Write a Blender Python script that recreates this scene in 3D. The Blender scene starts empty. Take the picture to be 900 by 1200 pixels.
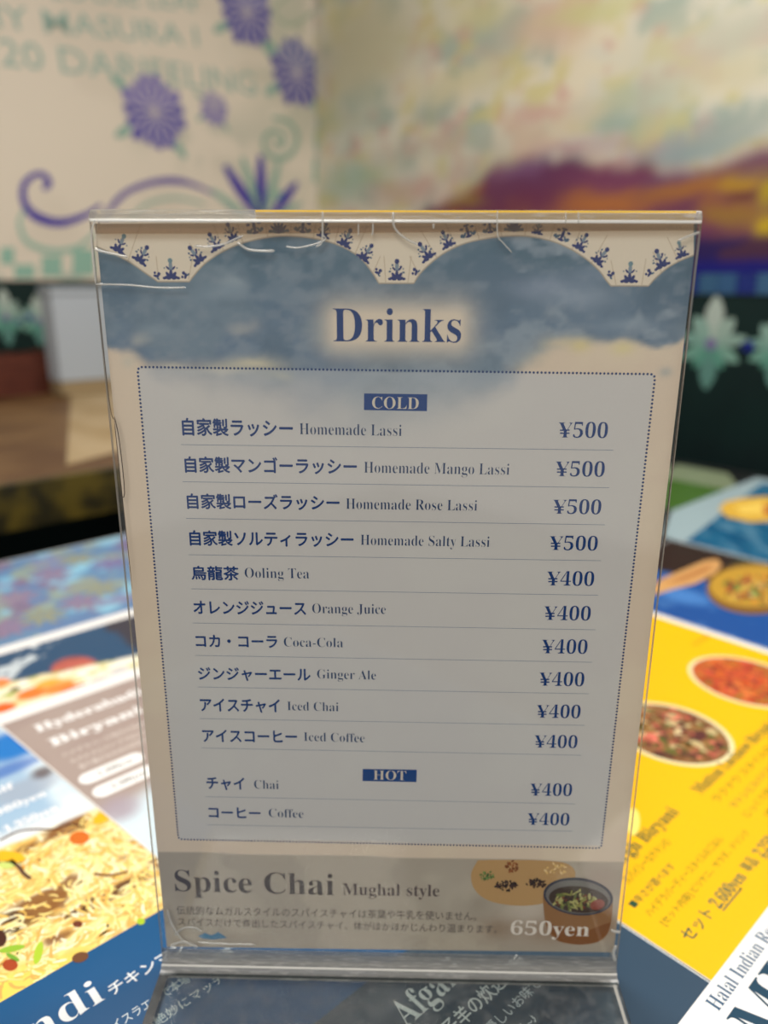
import bpy, math, random
import numpy as np
from math import sin, cos, pi, atan2, sqrt, tan, exp

random.seed(7)
scene = bpy.context.scene
COL = scene.collection
MM = 0.001

# ------------------------------------------------------------------ camera
CAM = np.array([2.70, -285.7, 310.9])          # millimetres, table top = 0
PITCH, YAW, ROLL, F = .2898, .0194, .0043, 900.0   # F in pixels of the 900x1200 frame
def cam_axes():
    cp, sp = cos(PITCH), sin(PITCH)
    f = np.array([0, cp, -sp]); u = np.array([0, sp, cp]); r = np.array([1., 0, 0])
    Rz = np.array([[cos(YAW), -sin(YAW), 0], [sin(YAW), cos(YAW), 0], [0, 0, 1]])
    f, u, r = Rz @ f, Rz @ u, Rz @ r
    return cos(ROLL)*r + sin(ROLL)*u, -sin(ROLL)*r + cos(ROLL)*u, f
RX, UX, FX = cam_axes()
cd = bpy.data.cameras.new('camera'); cam = bpy.data.objects.new('camera', cd); COL.objects.link(cam)
from mathutils import Matrix, Vector
cam.matrix_world = Matrix(((RX[0], UX[0], -FX[0], CAM[0]*MM), (RX[1], UX[1], -FX[1], CAM[1]*MM),
                           (RX[2], UX[2], -FX[2], CAM[2]*MM), (0, 0, 0, 1)))
cd.sensor_fit = 'VERTICAL'; cd.sensor_height = 36; cd.sensor_width = 27; cd.lens = F/1200*36
cd.clip_start = .01; cd.clip_end = 50
cd.dof.use_dof = True; cd.dof.focus_distance = .300; cd.dof.aperture_fstop = 27/5.6
scene.camera = cam

# ------------------------------------------------------------------ world, lamps, exposure
w = bpy.data.worlds.new('world'); scene.world = w; w.use_nodes = True
bg = w.node_tree.nodes['Background']; bg.inputs[0].default_value = (1, .965, .91, 1); bg.inputs[1].default_value = .47
def area(name, loc, target, size, power, col):
    l = bpy.data.lights.new(name, 'AREA'); l.shape = 'RECTANGLE'; l.size, l.size_y = size; l.energy = power; l.color = col
    o = bpy.data.objects.new(name, l); COL.objects.link(o); o.location = Vector(loc)
    d = Vector(target) - Vector(loc); o.rotation_euler = d.to_track_quat('-Z', 'Y').to_euler()
    return o
area('ceiling_or_fill_light', (-.45, .75, 1.55), (-.1, .1, 0), (.5, .5), 12, (1, .96, .90))
area('ceiling_or_fill_light', (.75, .55, 1.6), (.2, .9, 0), (.5, .5), 17, (1, .96, .90))
area('ceiling_or_fill_light', (-.3, -1.3, 1.3), (0, .1, .1), (.7, .7), 13, (1, .95, .88))  # added fill behind the camera, brightens the front of the drinks menu
scene.view_settings.view_transform = 'Standard'; scene.view_settings.look = 'None'
scene.view_settings.exposure = 0.0; scene.view_settings.gamma = 1.0; scene.view_settings.use_curve_mapping = False
try: scene.cycles.transparent_max_bounces = 24
except Exception: pass

# ------------------------------------------------------------------ frames (real planes in the place)
TH = math.radians(44.08)
E1 = np.array([cos(TH), sin(TH), 0]); E2 = np.array([-sin(TH), cos(TH), 0]); Z = np.array([0, 0, 1.])
class Frame:
    def __init__(s, O, ex, ey, n): s.O, s.ex, s.ey, s.n = map(lambda a: np.array(a, float), (O, ex, ey, n))
    def at(s, a, b, h=0.): return s.O + a*s.ex + b*s.ey + h*s.n
    def px(s, u, v):
        d = RX*(u-450)/F - UX*(v-600)/F + FX
        t = ((s.O-CAM) @ s.n)/(d @ s.n); p = CAM + t*d - s.O
        return float(p @ s.ex), float(p @ s.ey)
TW, SW = 1886., 1450.
PAN = Frame((0, 0, 0), (1, 0, 0), Z, (0, -1, 0))
def table_frame(z): return Frame((0, 0, z), E1, E2, Z)
WL = Frame(E2*TW, E1, Z, -E2)
WR = Frame(E1*SW, -E2, Z, -E1)

# ------------------------------------------------------------------ materials
def lin(c): 
    c = np.asarray(c, float)/255.
    return np.where(c <= .04045, c/12.92, ((c+.055)/1.055)**2.4)
def newmat(name):
    m = bpy.data.materials.new(name); m.use_nodes = True
    return m, m.node_tree, m.node_tree.nodes['Principled BSDF']
def ink_mat(name, rough, spec=.5, gain=1., bump=0., coat=0., nz=0.):
    m, nt, b = newmat(name)
    a = nt.nodes.new('ShaderNodeAttribute'); a.attribute_name = 'Col'
    g = nt.nodes.new('ShaderNodeVectorMath'); g.operation = 'SCALE'; g.inputs['Scale'].default_value = gain
    nt.links.new(a.outputs['Color'], g.inputs[0])
    out = g.outputs[0]
    if nz:
        n = nt.nodes.new('ShaderNodeTexNoise'); n.inputs['Scale'].default_value = 1600; n.inputs['Detail'].default_value = 2
        tc = nt.nodes.new('ShaderNodeTexCoord'); nt.links.new(tc.outputs['Object'], n.inputs['Vector'])
        mr = nt.nodes.new('ShaderNodeMapRange'); mr.inputs[3].default_value = 1-nz; mr.inputs[4].default_value = 1+nz
        nt.links.new(n.outputs[0], mr.inputs[0])
        g2 = nt.nodes.new('ShaderNodeVectorMath'); g2.operation = 'SCALE'
        nt.links.new(out, g2.inputs[0]); nt.links.new(mr.outputs[0], g2.inputs['Scale']); out = g2.outputs[0]
    nt.links.new(out, b.inputs['Base Color'])
    b.inputs['Roughness'].default_value = rough; b.inputs['Specular IOR Level'].default_value = spec
    if coat: b.inputs['Coat Weight'].default_value = coat; b.inputs['Coat Roughness'].default_value = .12
    if bump:
        n = nt.nodes.new('ShaderNodeTexNoise'); n.inputs['Scale'].default_value = 14; n.inputs['Detail'].default_value = 3
        tc = nt.nodes.new('ShaderNodeTexCoord'); nt.links.new(tc.outputs['Object'], n.inputs['Vector'])
        bp = nt.nodes.new('ShaderNodeBump'); bp.inputs['Strength'].default_value = bump; bp.inputs['Distance'].default_value = .002
        nt.links.new(n.outputs[0], bp.inputs['Height']); nt.links.new(bp.outputs[0], b.inputs['Normal'])
    return m
M_PAPER = ink_mat('printed_card', .75, .12, nz=.05)
M_LAM = ink_mat('laminated_print', .3, .24, bump=.15)
M_WALL = ink_mat('painted_wall', .75, .2)
def plain(name, c, rough=.5, spec=.5, noise=None):
    m, nt, b = newmat(name)
    L = lin(c)
    b.inputs['Base Color'].default_value = (*L, 1); b.inputs['Roughness'].default_value = rough
    b.inputs['Specular IOR Level'].default_value = spec
    if noise:
        sc, c2, det, stretch = noise
        n = nt.nodes.new('ShaderNodeTexNoise'); n.inputs['Scale'].default_value = sc; n.inputs['Detail'].default_value = det
        tc = nt.nodes.new('ShaderNodeTexCoord'); mp = nt.nodes.new('ShaderNodeMapping'); mp.inputs['Scale'].default_value = stretch
        nt.links.new(tc.outputs['Object'], mp.inputs[0]); nt.links.new(mp.outputs[0], n.inputs['Vector'])
        r = nt.nodes.new('ShaderNodeValToRGB'); r.color_ramp.elements[0].position = .38; r.color_ramp.elements[1].position = .62
        r.color_ramp.elements[0].color = (*L, 1); r.color_ramp.elements[1].color = (*lin(c2), 1)
        nt.links.new(n.outputs[0], r.inputs[0]); nt.links.new(r.outputs[0], b.inputs['Base Color'])
    return m
def clear_mat(name, tint, rough, haze=0., f0=.04, scratch=0., hazecol=(.8, .8, .8), f90=.75):
    m = bpy.data.materials.new(name); m.use_nodes = True; nt = m.node_tree; N = nt.nodes; N.clear()
    out = N.new('ShaderNodeOutputMaterial'); tr = N.new('ShaderNodeBsdfTransparent'); tr.inputs[0].default_value = (*tint, 1)
    gl = N.new('ShaderNodeBsdfGlossy'); gl.inputs['Roughness'].default_value = rough; gl.inputs[0].default_value = (1, 1, 1, 1)
    lw = N.new('ShaderNodeLayerWeight'); lw.inputs[0].default_value = .5
    p = N.new('ShaderNodeMath'); p.operation = 'POWER'; p.inputs[1].default_value = 5; nt.links.new(lw.outputs['Facing'], p.inputs[0])
    ma = N.new('ShaderNodeMath'); ma.operation = 'MULTIPLY_ADD'; ma.inputs[1].default_value = f90; ma.inputs[2].default_value = f0
    nt.links.new(p.outputs[0], ma.inputs[0])
    mx = N.new('ShaderNodeMixShader'); nt.links.new(ma.outputs[0], mx.inputs[0]); nt.links.new(gl.outputs[0], mx.inputs[2])
    base = tr.outputs[0]
    if haze or scratch:
        df = N.new('ShaderNodeBsdfDiffuse'); df.inputs[0].default_value = (*hazecol, 1)
        m2 = N.new('ShaderNodeMixShader'); nt.links.new(base, m2.inputs[1]); nt.links.new(df.outputs[0], m2.inputs[2])
        m2.inputs[0].default_value = haze
        if scratch:
            tc = N.new('ShaderNodeTexCoord'); mp = N.new('ShaderNodeMapping'); mp.inputs['Scale'].default_value = (60, 60, 700); mp.inputs['Rotation'].default_value = (.2, .5, .3)
            n = N.new('ShaderNodeTexNoise'); n.inputs['Scale'].default_value = 2.2; n.inputs['Detail'].default_value = 4
            nt.links.new(tc.outputs['Object'], mp.inputs[0]); nt.links.new(mp.outputs[0], n.inputs['Vector'])
            mr = N.new('ShaderNodeMapRange'); mr.inputs[1].default_value = .5; mr.inputs[2].default_value = .75
            mr.inputs[3].default_value = haze; mr.inputs[4].default_value = haze+scratch
            nt.links.new(n.outputs[0], mr.inputs[0]); nt.links.new(mr.outputs[0], m2.inputs[0])
        base = m2.outputs[0]
    nt.links.new(base, mx.inputs[1]); nt.links.new(mx.outputs[0], out.inputs[0])
    return m
M_ACR = clear_mat('clear_acrylic', (.985, .985, .98), .06, haze=.004, f0=.038)
M_BASE = clear_mat('scratched_acrylic', (.86, .89, .88), .12, haze=.02, scratch=.10)
M_BEND = clear_mat('streaky_acrylic_bend', (.55, .57, .57), .25, haze=.42, scratch=.35, f0=.05, hazecol=(.46, .455, .44))
M_FOLD = clear_mat('bright_acrylic_fold', (.75, .73, .66), .1, haze=.10, f0=.22, scratch=.3, hazecol=(.95, .93, .88))  # pale diffuse haze paints in the overhead light caught by the rim
M_EDGE = clear_mat('acrylic_cut_edge', (.55, .53, .5), .25, haze=.45, f0=.12, hazecol=(.62, .58, .52))
M_EDGED = clear_mat('dark_acrylic_edge', (.3, .33, .34), .2, haze=.05, f0=.05, hazecol=(.2, .2, .2), scratch=.2)
M_LIPSHADE = clear_mat('lip_shadow_tint', (.80, .73, .66), .22, haze=.05, f0=.03, hazecol=(.6, .5, .42))  # brownish tint stands in for the shadow of the front lip
M_FILM = clear_mat('film_crease', (.9, .9, .88), .15, haze=.35, f0=.12, hazecol=(.85, .83, .78))
M_LINE = plain('dark_hairline', (70, 58, 50), .5)

# ------------------------------------------------------------------ object helpers
def tag(o, label=None, cat=None, group=None, kind=None):
    if label: o['label'] = label
    if cat: o['category'] = cat
    if group: o['group'] = group
    if kind: o['kind'] = kind
    return o
def empty(name, loc, label, cat, group=None):
    o = bpy.data.objects.new(name, None); COL.objects.link(o); o.location = Vector(loc)*MM
    o.empty_display_size = .02
    return tag(o, label, cat, group)
def wloc(o):
    l = np.zeros(3)
    while o is not None: l = l + np.array(o.location); o = o.parent
    return l
def mkobj(name, V, faces, mat, parent=None, cols=None, smooth=False, mats=None, midx=None, origin=None):
    V = np.asarray(V, float)*MM
    if parent is not None: V = V - wloc(parent)
    loc = np.zeros(3)
    if parent is None:
        loc = np.array(origin)*MM if origin is not None else np.array([V[:, 0].mean(), V[:, 1].mean(), V[:, 2].min()])
        V = V - loc
    me = bpy.data.meshes.new(name); me.from_pydata(V.tolist(), [], faces); 
    if mats:
        for m in mats: me.materials.append(m)
        for i, k in enumerate(midx): me.polygons[i].material_index = k
    else: me.materials.append(mat)
    if cols is not None:
        ca = me.color_attributes.new('Col', 'FLOAT_COLOR', 'POINT')
        a = np.ones((len(V), 4)); a[:, :3] = cols; ca.data.foreach_set('color', a.ravel())
    if smooth: me.polygons.foreach_set('use_smooth', [True]*len(me.polygons))
    me.update()
    o = bpy.data.objects.new(name, me); COL.objects.link(o)
    if parent is not None: o.parent = parent
    else: o.location = loc
    return o

def bold(s):
    r = ''
    for c in s:
        if 'A' <= c <= 'Z': r += chr(0x1D400+ord(c)-65)
        elif 'a' <= c <= 'z': r += chr(0x1D41A+ord(c)-97)
        elif '0' <= c <= '9': r += chr(0x1D7CE+ord(c)-48)
        else: r += c
    return r
_tc = {}
def text_mesh(s, off, res):
    k = (s, off, res)
    if k not in _tc:
        c = bpy.data.curves.new('t', 'FONT'); c.body = s; c.size = 1; c.offset = off; c.resolution_u = res
        o = bpy.data.objects.new('t', c)
        me = bpy.data.meshes.new_from_object(o)
        n = len(me.vertices); co = np.zeros(n*3); me.vertices.foreach_get('co', co); co = co.reshape(-1, 3)[:, :2]
        fs = [tuple(p.vertices) for p in me.polygons]
        bpy.data.objects.remove(o); bpy.data.curves.remove(c); bpy.data.meshes.remove(me)
        _tc[k] = (co, fs)
    return _tc[k]

class Ink:
    """flat print on a frame; later layers lie a hair higher"""
    def __init__(s, fr, h=.02): s.fr, s.h = fr, h; s.V, s.Fc, s.C = [], [], []
    def poly(s, pts, col, h=None):
        h = s.h if h is None else h; i = len(s.V); L = lin(col)
        for a, b in pts: s.V.append(s.fr.at(a, b, h)); s.C.append(L)
        s.Fc.append(tuple(range(i, i+len(pts))))
    def poly_px(s, pts, col, h=None): s.poly([s.fr.px(*p) for p in pts], col, h)
    def ell(s, a, b, ra, rb, col, rot=0, n=20, h=None):
        s.poly([(a+ra*cos(t)*cos(rot)-rb*sin(t)*sin(rot), b+ra*cos(t)*sin(rot)+rb*sin(t)*cos(rot)) for t in [2*pi*k/n for k in range(n)]], col, h)
    def ell_px(s, u, v, ru, rv, col, rot=0, n=20, h=None):
        s.poly_px([(u+ru*cos(t)*cos(rot)-rv*sin(t)*sin(rot), v+ru*cos(t)*sin(rot)+rv*sin(t)*cos(rot)) for t in [2*pi*k/n for k in range(n)]], col, h)
    def stroke(s, pts, wd, col, h=None):
        """ribbon through (a,b); wd a number or a list"""
        P = np.array(pts, float); n = len(P)
        W = np.full(n, wd, float) if np.isscalar(wd) else np.array(wd, float)
        h = s.h if h is None else h; i = len(s.V); L = lin(col)
        for k in range(n):
            d = P[min(k+1, n-1)]-P[max(k-1, 0)]; d /= (np.hypot(*d) or 1); nn = np.array([-d[1], d[0]])*W[k]/2
            for q in (P[k]+nn, P[k]-nn): s.V.append(s.fr.at(q[0], q[1], h)); s.C.append(L)
        for k in range(n-1): s.Fc.append((i+2*k, i+2*k+1, i+2*k+3, i+2*k+2))
    def text(s, t, off, origin, ux, uy, col, jit=0., h=None, res=3, fit=None):
        """fit: (width mm, height mm, mode) ; ux, uy unit directions in the frame"""
        co, fs = text_mesh(t, off, res); L = lin(col); h = s.h if h is None else h
        mn, mx = co.min(0), co.max(0); W, H, mode = fit
        sx = W/(mx[0]-mn[0])
        if mode == 'box': sy = H/(mx[1]-mn[1]); y0 = mn[1]
        elif mode == 'cap': sy = H/mx[1]; y0 = 0
        else: sy = sx; y0 = 0
        offs = [(0, 0)] if not jit else [(-jit, 0), (jit, 0), (0, -jit), (0, jit)]
        for kk, (dx, dy) in enumerate(offs):
            h = h+.004*(kk > 0); i = len(s.V); X = (co[:, 0]-mn[0]+dx)*sx; Y = (co[:, 1]-y0+dy)*sy
            A = origin[0]+X*ux[0]+Y*uy[0]; B = origin[1]+X*ux[1]+Y*uy[1]
            s.V += list(s.fr.O+A[:, None]*s.fr.ex+B[:, None]*s.fr.ey+h*s.fr.n); s.C += [L]*len(co)
            s.Fc += [tuple(v+i for v in f) for f in fs]
    def text_px(s, t, p0, p1, hpx, col, off=0., jit=0., mode='cap', h=None, res=3):
        """p0,p1 pixels of the left and right end of the base line (or the box bottom)"""
        A = np.array(s.fr.px(*p0)); B = np.array(s.fr.px(*p1)); C = np.array(s.fr.px(p0[0], p0[1]-hpx))
        d = B-A; W = np.hypot(*d); ux = d/W; uy = np.array([-ux[1], ux[0]]); H = abs((C-A) @ uy)
        s.text(t, off, A, ux, uy, col, jit, h, res, (W, H, mode))
    def build(s, name, mat, parent, label=None):
        o = mkobj(name, s.V, s.Fc, mat, parent, cols=np.array(s.C))
        if label: o['label'] = label
        return o

_rng = np.random.RandomState(3)
_lat = _rng.rand(256, 256)
def vn(x, y):
    xi = np.floor(x).astype(int); yi = np.floor(y).astype(int); fx = x-xi; fy = y-yi
    fx = fx*fx*(3-2*fx); fy = fy*fy*(3-2*fy)
    g = lambda a, b: _lat[a % 256, b % 256]
    return (g(xi, yi)*(1-fx)+g(xi+1, yi)*fx)*(1-fy)+(g(xi, yi+1)*(1-fx)+g(xi+1, yi+1)*fx)*fy
def fbm(x, y, o=4, seed=0):
    r = 0; a = .5; tot = 0
    for k in range(o): r = r+a*vn(x*2**k+seed*17.3+k*5, y*2**k+seed*9.1+k*11); tot += a; a *= .5
    return r/tot
def mixc(c, col, m): return c*(1-m[..., None])+lin(col)*m[..., None]
def sst(x, a, b): t = np.clip((x-a)/(b-a), 0, 1); return t*t*(3-2*t)
def grid(name, fr, a0, a1, b0, b1, na, nb, fn, mat, parent, h=0., label=None, corners=None):
    A, B = np.meshgrid(np.linspace(a0, a1, na+1), np.linspace(b0, b1, nb+1))
    C = fn(A, B)
    if corners is not None:   # bilinear quad instead of the rectangle
        (p00, p10, p11, p01) = map(np.array, corners)
        U, W = np.meshgrid(np.linspace(0, 1, na+1), np.linspace(0, 1, nb+1))
        A, B = [p00[k]*(1-U)*(1-W)+p10[k]*U*(1-W)+p11[k]*U*W+p01[k]*(1-U)*W for k in (0, 1)]
        C = fn(A, B)
    V = fr.O+A.reshape(-1, 1)*fr.ex+B.reshape(-1, 1)*fr.ey+h*fr.n
    F_ = [(j*(na+1)+i, j*(na+1)+i+1, (j+1)*(na+1)+i+1, (j+1)*(na+1)+i) for j in range(nb) for i in range(na)]
    o = mkobj(name, V, F_, mat, parent, cols=C.reshape(-1, 3))
    if label: o['label'] = label
    return o
def prism(name, pts3, vec, mat, parent=None, label=None, origin=None, col=None):
    P = [np.array(p, float) for p in pts3]; n = len(P); Q = [p+np.array(vec, float) for p in P]
    Fc = [tuple(range(n))[::-1], tuple(range(n, 2*n))]+[(i, (i+1) % n, (i+1) % n+n, i+n) for i in range(n)]
    o = mkobj(name, P+Q, Fc, mat, parent, origin=origin, cols=None if col is None else np.tile(lin(col), (2*n, 1)))
    if label: o['label'] = label
    return o
def box_st(name, s0, s1, t0, t1, z0, z1, mat, parent=None, label=None, origin=None, bevel=0, rot=0):
    c = ((s0+s1)/2, (t0+t1)/2)
    pts = []
    for a, b in ((s0, t0), (s1, t0), (s1, t1), (s0, t1)):
        da, db = a-c[0], b-c[1]; a2 = c[0]+da*cos(rot)-db*sin(rot); b2 = c[1]+da*sin(rot)+db*cos(rot)
        pts.append(a2*E1+b2*E2+np.array([0, 0, z0]))
    o = prism(name, pts, (0, 0, z1-z0), mat, parent, label, origin)
    if bevel:
        m = o.modifiers.new('b', 'BEVEL'); m.width = bevel*MM; m.segments = 3
    return o
def sheet_body(root, fr_z, corners, col, name='card', th=.5, r=5):
    """laminated card with rounded corners, top at fr_z"""
    P = [np.array(c, float) for c in corners]; out = []
    n = len(P)
    for i in range(n):
        a, b, c = P[i-1], P[i], P[(i+1) % n]
        d1 = (a-b)/np.hypot(*(a-b)); d2 = (c-b)/np.hypot(*(c-b))
        s_, e_ = b+d1*r, b+d2*r
        for k in range(5):
            t = k/4; out.append(s_*(1-t)**2+2*b*t*(1-t)+e_*t*t)
    pts = [p[0]*E1+p[1]*E2+np.array([0, 0, fr_z-th]) for p in out]
    return prism(name, pts, (0, 0, th), M_LAM, root, col=col)

# ================================================================== THE SETTING
floor_m = plain('dark_floor', (26, 22, 20), .6, .2, (8, (18, 16, 15), 3, (1, 1, 1)))
fl = box_st('floor', -2600, SW+60, -2600, TW+60, -760, -720, floor_m); tag(fl, kind='structure')
wall_m = plain('wall_plaster', (196, 184, 164), .85, .2, (3, (188, 176, 158), 3, (1, 1, 1)))
MB = 300.    # height at which the murals end and the dark wainscot begins
wl = box_st('wall_left', -1400, SW, TW, TW+60, -720, 1500, wall_m); tag(wl, kind='structure')
wr = box_st('wall_right', SW, SW+60, -1500, TW+60, -720, 1500, wall_m); tag(wr, kind='structure')

# --- left mural (printed panel on the left wall)
T_ = [(0.0,)]
def px2(fr, u, v): return fr.px(u, v)
aL0 = -1000.; aL1 = WL.px(368, 100)[0]
def left_ground(A, B):
    c = np.ones(A.shape+(3,))*lin((224, 212, 194))
    n = fbm(A/160, B/160, 4, 1); c = mixc(c, (216, 204, 186), sst(n, .45, .65)*.7)
    a, b = WL.px(340, 60); d = np.hypot((A-a)/260, (B-b)/500)
    c = mixc(c, (166, 172, 152), np.clip(1-d, 0, 1)*.7*sst(fbm(A/70, B/70, 3, 4), .3, .6))
    a, b = WL.px(250, 170); d = np.hypot((A-a)/300, (B-b)/110)
    c = mixc(c, (165, 172, 156), np.clip(1-d, 0, 1)*.7*sst(fbm(A/60, B/60, 3, 6), .35, .6))
    c = mixc(c, (140, 172, 160), sst(-B, -345, -318)*sst(fbm(A/60, B/200, 2, 9), .4, .6)*.7)
    return c
mural = grid('mural', WL, aL0, aL1, MB+14, 1480, 160, 90, left_ground, M_WALL, wl, h=4, label='cream mural with teal lettering and violet flowers')
ink = Ink(WL, 4.6)
teal = (158, 182, 170)
ink.text_px('IY MASURA I', (-4, 33), (232, 55), 28, teal, off=.004, h=4.6)
ink.text_px('20 DARJEELING', (1, 77), (300, 112), 32, teal, off=.004, h=4.6)
ink.text_px('LOOSE LEAF', (60, -2), (235, 14), 24, teal, off=.004, h=4.6)
ink.build('mural_lettering', M_WALL, wl, label='teal mural lettering')
def flower(ink, u, v, r, c1, c2, n=14, el=.16, h=5.0, dark_lower=False):
    a0, b0 = ink.fr.px(u, v); R = abs(ink.fr.px(u, v-r)[1]-b0)
    for k in range(n):
        t = 2*pi*k/n+.2; rr = R*(1+.08*sin(k*2.3))
        ca = c1 if (not dark_lower or sin(t) < .25) else c2
        pts = []
        for q in range(9):
            x = rr*(.12+.88*q/8); wv = el*rr*sin(pi*(q/8)**1.3*.93+.05)*1.25
            pts.append((x, wv))
        full = [(x, w_) for x, w_ in pts]+[(x, -w_) for x, w_ in pts[::-1]]
        ink.poly([(a0+x*cos(t)-y*sin(t), b0+x*sin(t)+y*cos(t)) for x, y in full], ca, h+.02*k)
    for k in range(n):
        t = 2*pi*(k+.5)/n+.2; ink.stroke([(a0+R*.06*cos(t), b0+R*.06*sin(t)), (a0+R*.98*cos(t), b0+R*.98*sin(t))], [R*.03, R*.13], (186, 178, 188), h+.45)
    ink.ell(a0, b0, R*.08, R*.08, (190, 176, 178), h=h+.5)
for (u, v, r, c1, c2, dl, n) in [(288, 15, 41, (72, 68, 150), (112, 110, 168), True, 14), (347, 86, 41, (74, 72, 146), (108, 112, 158), True, 14),
                              (180, 132, 44, (82, 74, 158), (118, 108, 172), True, 15), (250, 128, 21, (136, 126, 174), (164, 154, 180), True, 11)]:
    ink = Ink(WL, 5); flower(ink, u, v, r, c1, c2, n, dark_lower=dl)
    a0, b0 = WL.px(u, v); R = abs(WL.px(u, v-r)[1]-b0)
    for t in (2.6, 3.7, 5.4):   # teal leaves peeping out
        ink.ell(a0+R*1.15*cos(t), b0+R*1.15*sin(t), R*.36, R*.13, (146, 176, 162), rot=t, h=4.9)
    ink.build('painted_flower', M_WALL, wl)
def spiral(ink, cx, cy, r0, r1, a0, turns, w0, w1, col, sgn=1, h=4.9, tail=()):
    P = []; W = []; n = 40
    for k in range(n+1):
        t = k/n; ang = a0+sgn*2*pi*turns*t; r = r0+(r1-r0)*t
        P.append(ink.fr.px(cx+r*cos(ang), cy+r*sin(ang))); W.append((w0+(w1-w0)*t)*2.0)
    for q in tail: P.append(ink.fr.px(q[0], q[1])); W.append(q[2]*2.0)
    ink.stroke(P, W, col, h)
def smooth_px(pts, m=8):
    P = [pts[0]]+list(pts)+[pts[-1]]; out = []
    for i in range(1, len(P)-2):
        for k in range(m):
            t = k/m; q = []
            for j in range(len(pts[0])):
                a, b, c, d = P[i-1][j], P[i][j], P[i+1][j], P[i+2][j]
                q.append(.5*((2*b)+(-a+c)*t+(2*a-5*b+4*c-d)*t*t+(-a+3*b-3*c+d)*t**3))
            out.append(tuple(q))
    out.append(tuple(pts[-1])); return out
def curl(pts, col, h=4.9):
    k = Ink(WL, h); S = smooth_px(pts); k.stroke([WL.px(p[0], p[1]) for p in S], [p[2]*2.0 for p in S], col, h); return k.build('painted_scroll', M_WALL, wl)
vi = (74, 62, 156)
curl([(50, 222, 5), (56, 214, 9), (50, 205, 7), (38, 206, 6), (27, 218, 7), (28, 238, 9), (42, 254, 12), (70, 261, 10), (100, 252, 7), (118, 240, 4)], vi)
curl([(120, 262, 3), (132, 240, 7), (150, 224, 7), (178, 214, 8), (205, 212, 9), (230, 218, 6), (256, 232, 3), (272, 250, 1)], (110, 98, 160))
curl([(28, 245, 3), (22, 262, 5), (32, 284, 7), (60, 294, 7), (90, 290, 6), (112, 272, 4)], (150, 185, 168))
curl([(150, 260, 3), (170, 240, 5), (205, 232, 5), (240, 240, 4)], (160, 184, 168))
curl([(322, 166, 7), (330, 170, 8), (330, 158, 6), (318, 154, 6), (308, 164, 6), (312, 180, 7), (328, 186, 8), (342, 178, 8), (347, 160, 8), (338, 144, 7), (318, 138, 5)], (142, 172, 154))
curl([(372, 10, 5), (340, 30, 6), (320, 12, 5), (345, -10, 4)], (170, 180, 158))
ink = Ink(WL, 5.1)      # big lotus at the lower right of the mural
for (x0, y0, x1, y1, w_, c) in [(300, 252, 262, 194, 15, vi), (306, 252, 304, 182, 15, vi), (318, 252, 347, 214, 13, vi), (304, 252, 283, 184, 12, (142, 174, 158)),
                               (310, 252, 326, 190, 12, (146, 176, 160)), (290, 255, 246, 222, 10, (154, 182, 166)), (322, 256, 352, 238, 9, (144, 172, 160))]:
    n = 8; ink.stroke([WL.px(x0+(x1-x0)*k/n, y0+(y1-y0)*k/n) for k in range(n+1)], [w_*2.1*(.25+.9*sin(pi*min(.93, .12+k/n*.8))) for k in range(n+1)], c, 5.1)
ink.build('painted_flower', M_WALL, wl)
ink = Ink(WL, 4.7)      # teal tile-like squares along its foot
for (u, v, ru, rv) in [(97, 307, 13, 15), (60, 312, 12, 12), (8, 300, 8, 10), (330, 232, 8, 8), (372, 200, 6, 14), (372, 165, 5, 12), (28, 318, 12, 8)]:
    ink.poly_px([(u-ru, v-rv), (u+ru, v-rv), (u+ru, v+rv), (u-ru, v+rv)], (146, 184, 166))
ink.build('painted_square', M_WALL, wl)

# --- vertical trim in the corner between the two murals
tr = prism('trim_1', [WL.at(aL1, 60, 0), WL.at(SW-1, 60, 0), WL.at(SW-1, 1490, 0), WL.at(aL1, 1490, 0)], WL.n*14, plain('pale_trim', (236, 236, 228), .6), None)
tag(tr, kind='structure')

# --- right mural
aR0 = -TW+12; aR1 = 1400.
RB = [  # u, v, ru, rv, colour, weight
 (430, 60, 60, 60, (196, 190, 160), 1), (590, 45, 38, 28, (172, 180, 165), .9), (650, 30, 50, 34, (212, 184, 160), .9), (560, 20, 40, 20, (208, 200, 150), .8),
 (510, 132, 26, 18, (160, 172, 158), .8), (545, 95, 60, 22, (208, 198, 150), .6), (700, 10, 60, 14, (200, 200, 140), .7), (800, 60, 80, 40, (200, 196, 170), .6),
 (740, 125, 60, 26, (178, 188, 168), .8), (640, 150, 60, 26, (206, 190, 164), .7), (850, 90, 60, 26, (206, 198, 166), .8), (880, 30, 60, 30, (190, 190, 172), .8),
 (720, 150, 30, 12, (150, 170, 160), .8), (632, 134, 30, 9, (204, 160, 150), .7), (420, 215, 40, 22, (160, 185, 166), .8), (480, 225, 50, 18, (190, 162, 150), .7),
 (560, 195, 50, 22, (180, 174, 156), .6), (808, 172, 70, 20, (140, 158, 160), .95), (870, 150, 60, 22, (160, 170, 160), .7), (690, 176, 90, 12, (170, 146, 152), .6),
 (480, 180, 60, 16, (186, 184, 166), .6), (420, 130, 40, 30, (176, 186, 170), .6)]
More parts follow.
